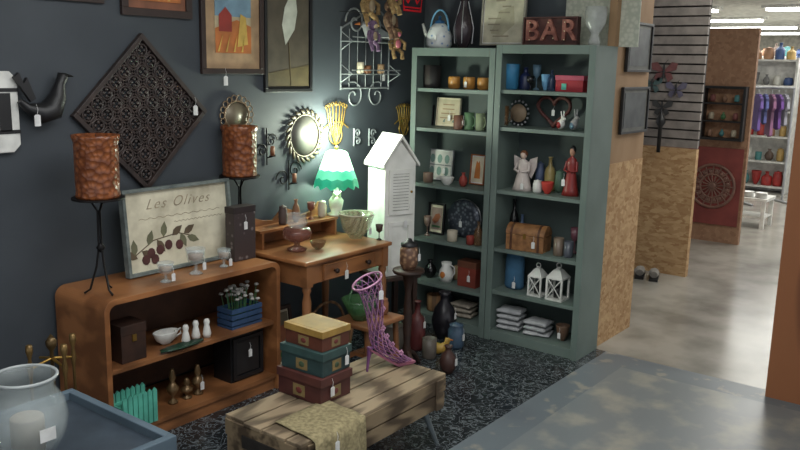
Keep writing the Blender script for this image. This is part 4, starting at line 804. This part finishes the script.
# ---------------------------------------------------------------- far shop
ra=-.72; t=TH('garment_rack','chrome clothes rail on two uprights','clothes rack',(11.4,sy(771,11.4,1.2),0),ra); b=MB()
for q in(-1,1): b.tube([(q*.3,0,.03),(q*.3,0,1.5)],.015); b.tube([(q*.3,-.25,.015),(q*.3,.25,.015)],.015)
b.tube([(-.3,0,1.5),(.3,0,1.5)],.015); fin(b,'rack_frame',SILV,t)
base=Vector(t.location); dv=Vector((math.cos(ra),math.sin(ra),0))
for i,(c,g) in enumerate([((100,80,140),1),((84,90,140),.8),((130,90,120),1.15),((104,70,136),.95),((150,150,160),.85)]):
    p=base+dv*(-.2+i*.095); L=.46*g; t=TH('hanging_garment','purple toned garment on hanger','garment',(p.x,p.y,1.42-L),ra+1.1+random.uniform(-.25,.25),'garments on chrome rack')
    fin(MB().prism([(-.12,.0),(-.04,-.02),(.05,.01),(.12,.0),(.1,L-.22),(.13,L-.17),(.17,L-.19),(.14,L-.06),(.05,L),(-.05,L),(-.14,L-.06),(-.17,L-.19),(-.13,L-.17),(-.1,L-.22)],-.02,.02),'cloth',mat(c,.9,k='stripe',c2=tuple(v*.7 for v in c),sc_=8,st=(1,1,.1)),t,bev=.008); fin(MB().tube([(0,0,L),(0,0,L+.04),(.01,0,L+.06)],.004,n=5),'hanger',SILV,t)
def farshelf(X,px,w,h,label,cols,nw=5,nt=5):
    y=sy(px,X,1); t=TH('display_shelf',label,'shelf',(X,y,0),-PI/2,'display shelves in far shop'); b=MB()
    for q in(-1,1): b.box((q*(w/2-.015),0,h/2),(.03,.3,h))
    b.box((0,.145,h/2),(w-.06,.01,h)); fin(b,'uprights',WHT,t); zs=[.08+i*(h-.12)/nt for i in range(nt+1)]
    for q in zs: fin(MB().box((0,-.005,q),(w-.06,.28,.025)),'shelf',WHT,t)
    for q in zs:
        for i in range(nw):
            yy=y-(-w/2+.06+(w-.12)*(i+.5)/nw); hh=random.uniform(.1,.24); m_=mat(random.choice(cols),.5)
            lo('display_ware','colourful ware on display shelf','houseware',(X-.02,yy,q+.013),random.uniform(.09,.15),hh,random.choice((VASE,JARP,BOWL,BOTT,MUG)),m_,grp='wares on far display shelves')
CL=[(170,56,52),(80,140,140),(210,210,200),(160,120,90),(60,84,130),(180,150,90),(120,120,120),(96,80,70)]
farshelf(12.6,757,1.0,1.9,'white shelving with colourful wares',CL,6); farshelf(12.9,792,1.2,1.8,'white shelving with colourful housewares',CL,7,6); farshelf(15.5,775,1.6,2.0,'tall white shelving near far wall',CL,8)
t=TH('plate_stack_table','low white table for plates','table',(9.6,sy(750,9.6,.3),0)); fin(MB().box((0,0,.32),(.4,.45,.03)),'tabletop',WHT,t)
for i in(-1,1):
    for j in(-1,1): fin(MB().box((i*.17,j*.19,.152),(.04,.04,.304)),'leg',WHT,t)
fin(MB().box((0,0,.12),(.34,.4,.02)),'lower_shelf',WHT,t)
y=t.location.y
for k in range(3):
    for i in range(4): lo('dinner_plate','white dinner plate in stack','plate',(9.5,y+.14-.14*k,.3355+.014*i),.13,.016,[(0,0),(.6,0),(1,.8),(1,1),(.6,.4),(0,.4)],WHT,grp='stacked white plates')
# ---------------------------------------------------------------- lights
def area(x,y,z,sx_,sy_,e,c=(1,1,1)):
    l=bpy.data.lights.new('ceiling_light','AREA'); l.shape='RECTANGLE'; l.size=sx_; l.size_y=sy_; l.energy=e; l.color=c
    o=bpy.data.objects.new('ceiling_light',l); sc.collection.objects.link(o); o.location=(x,y,z)
def fixture(x,y,ln=2.4):
    t=TH('fluorescent_fixture','white ceiling fluorescent light fixture','ceiling light',(x,y,2.61),0,'ceiling fluorescent fixtures'); fin(MB().box((0,0,-.02),(.3,ln,.04)),'housing',WHT,t)
    for q in(-.08,.08): fin(MB().tube([(q,-ln/2+.05,-.06),(q,ln/2-.05,-.06)],.018),'tube_lamp',mat((250,252,245),.4,em=9),t)
for x in(12.5,15,17.5,20):
    for y in(-1,2.0,5): fixture(x,y)
for x,y in((0.2,0.3),(3.2,.6),(6.4,1.2),(9.5,1.2)): fixture(x,y)
area(1.6,1.5,2.5,2.4,1.4,50,(.98,.99,1)); area(6.2,1.0,2.5,1.2,1.2,30,(1,.98,.92)); area(9.8,1.6,2.5,2,2,74,(1,.98,.93)); area(15,3,2.5,5,6,420,(1,.99,.95))
w_=bpy.data.worlds.new('World'); sc.world=w_; w_.use_nodes=True; w_.node_tree.nodes['Background'].inputs[0].default_value=(.92,.95,1,1); w_.node_tree.nodes['Background'].inputs[1].default_value=.9
try:
    sc.view_settings.view_transform='Standard'; sc.view_settings.look='None'
except Exception: pass
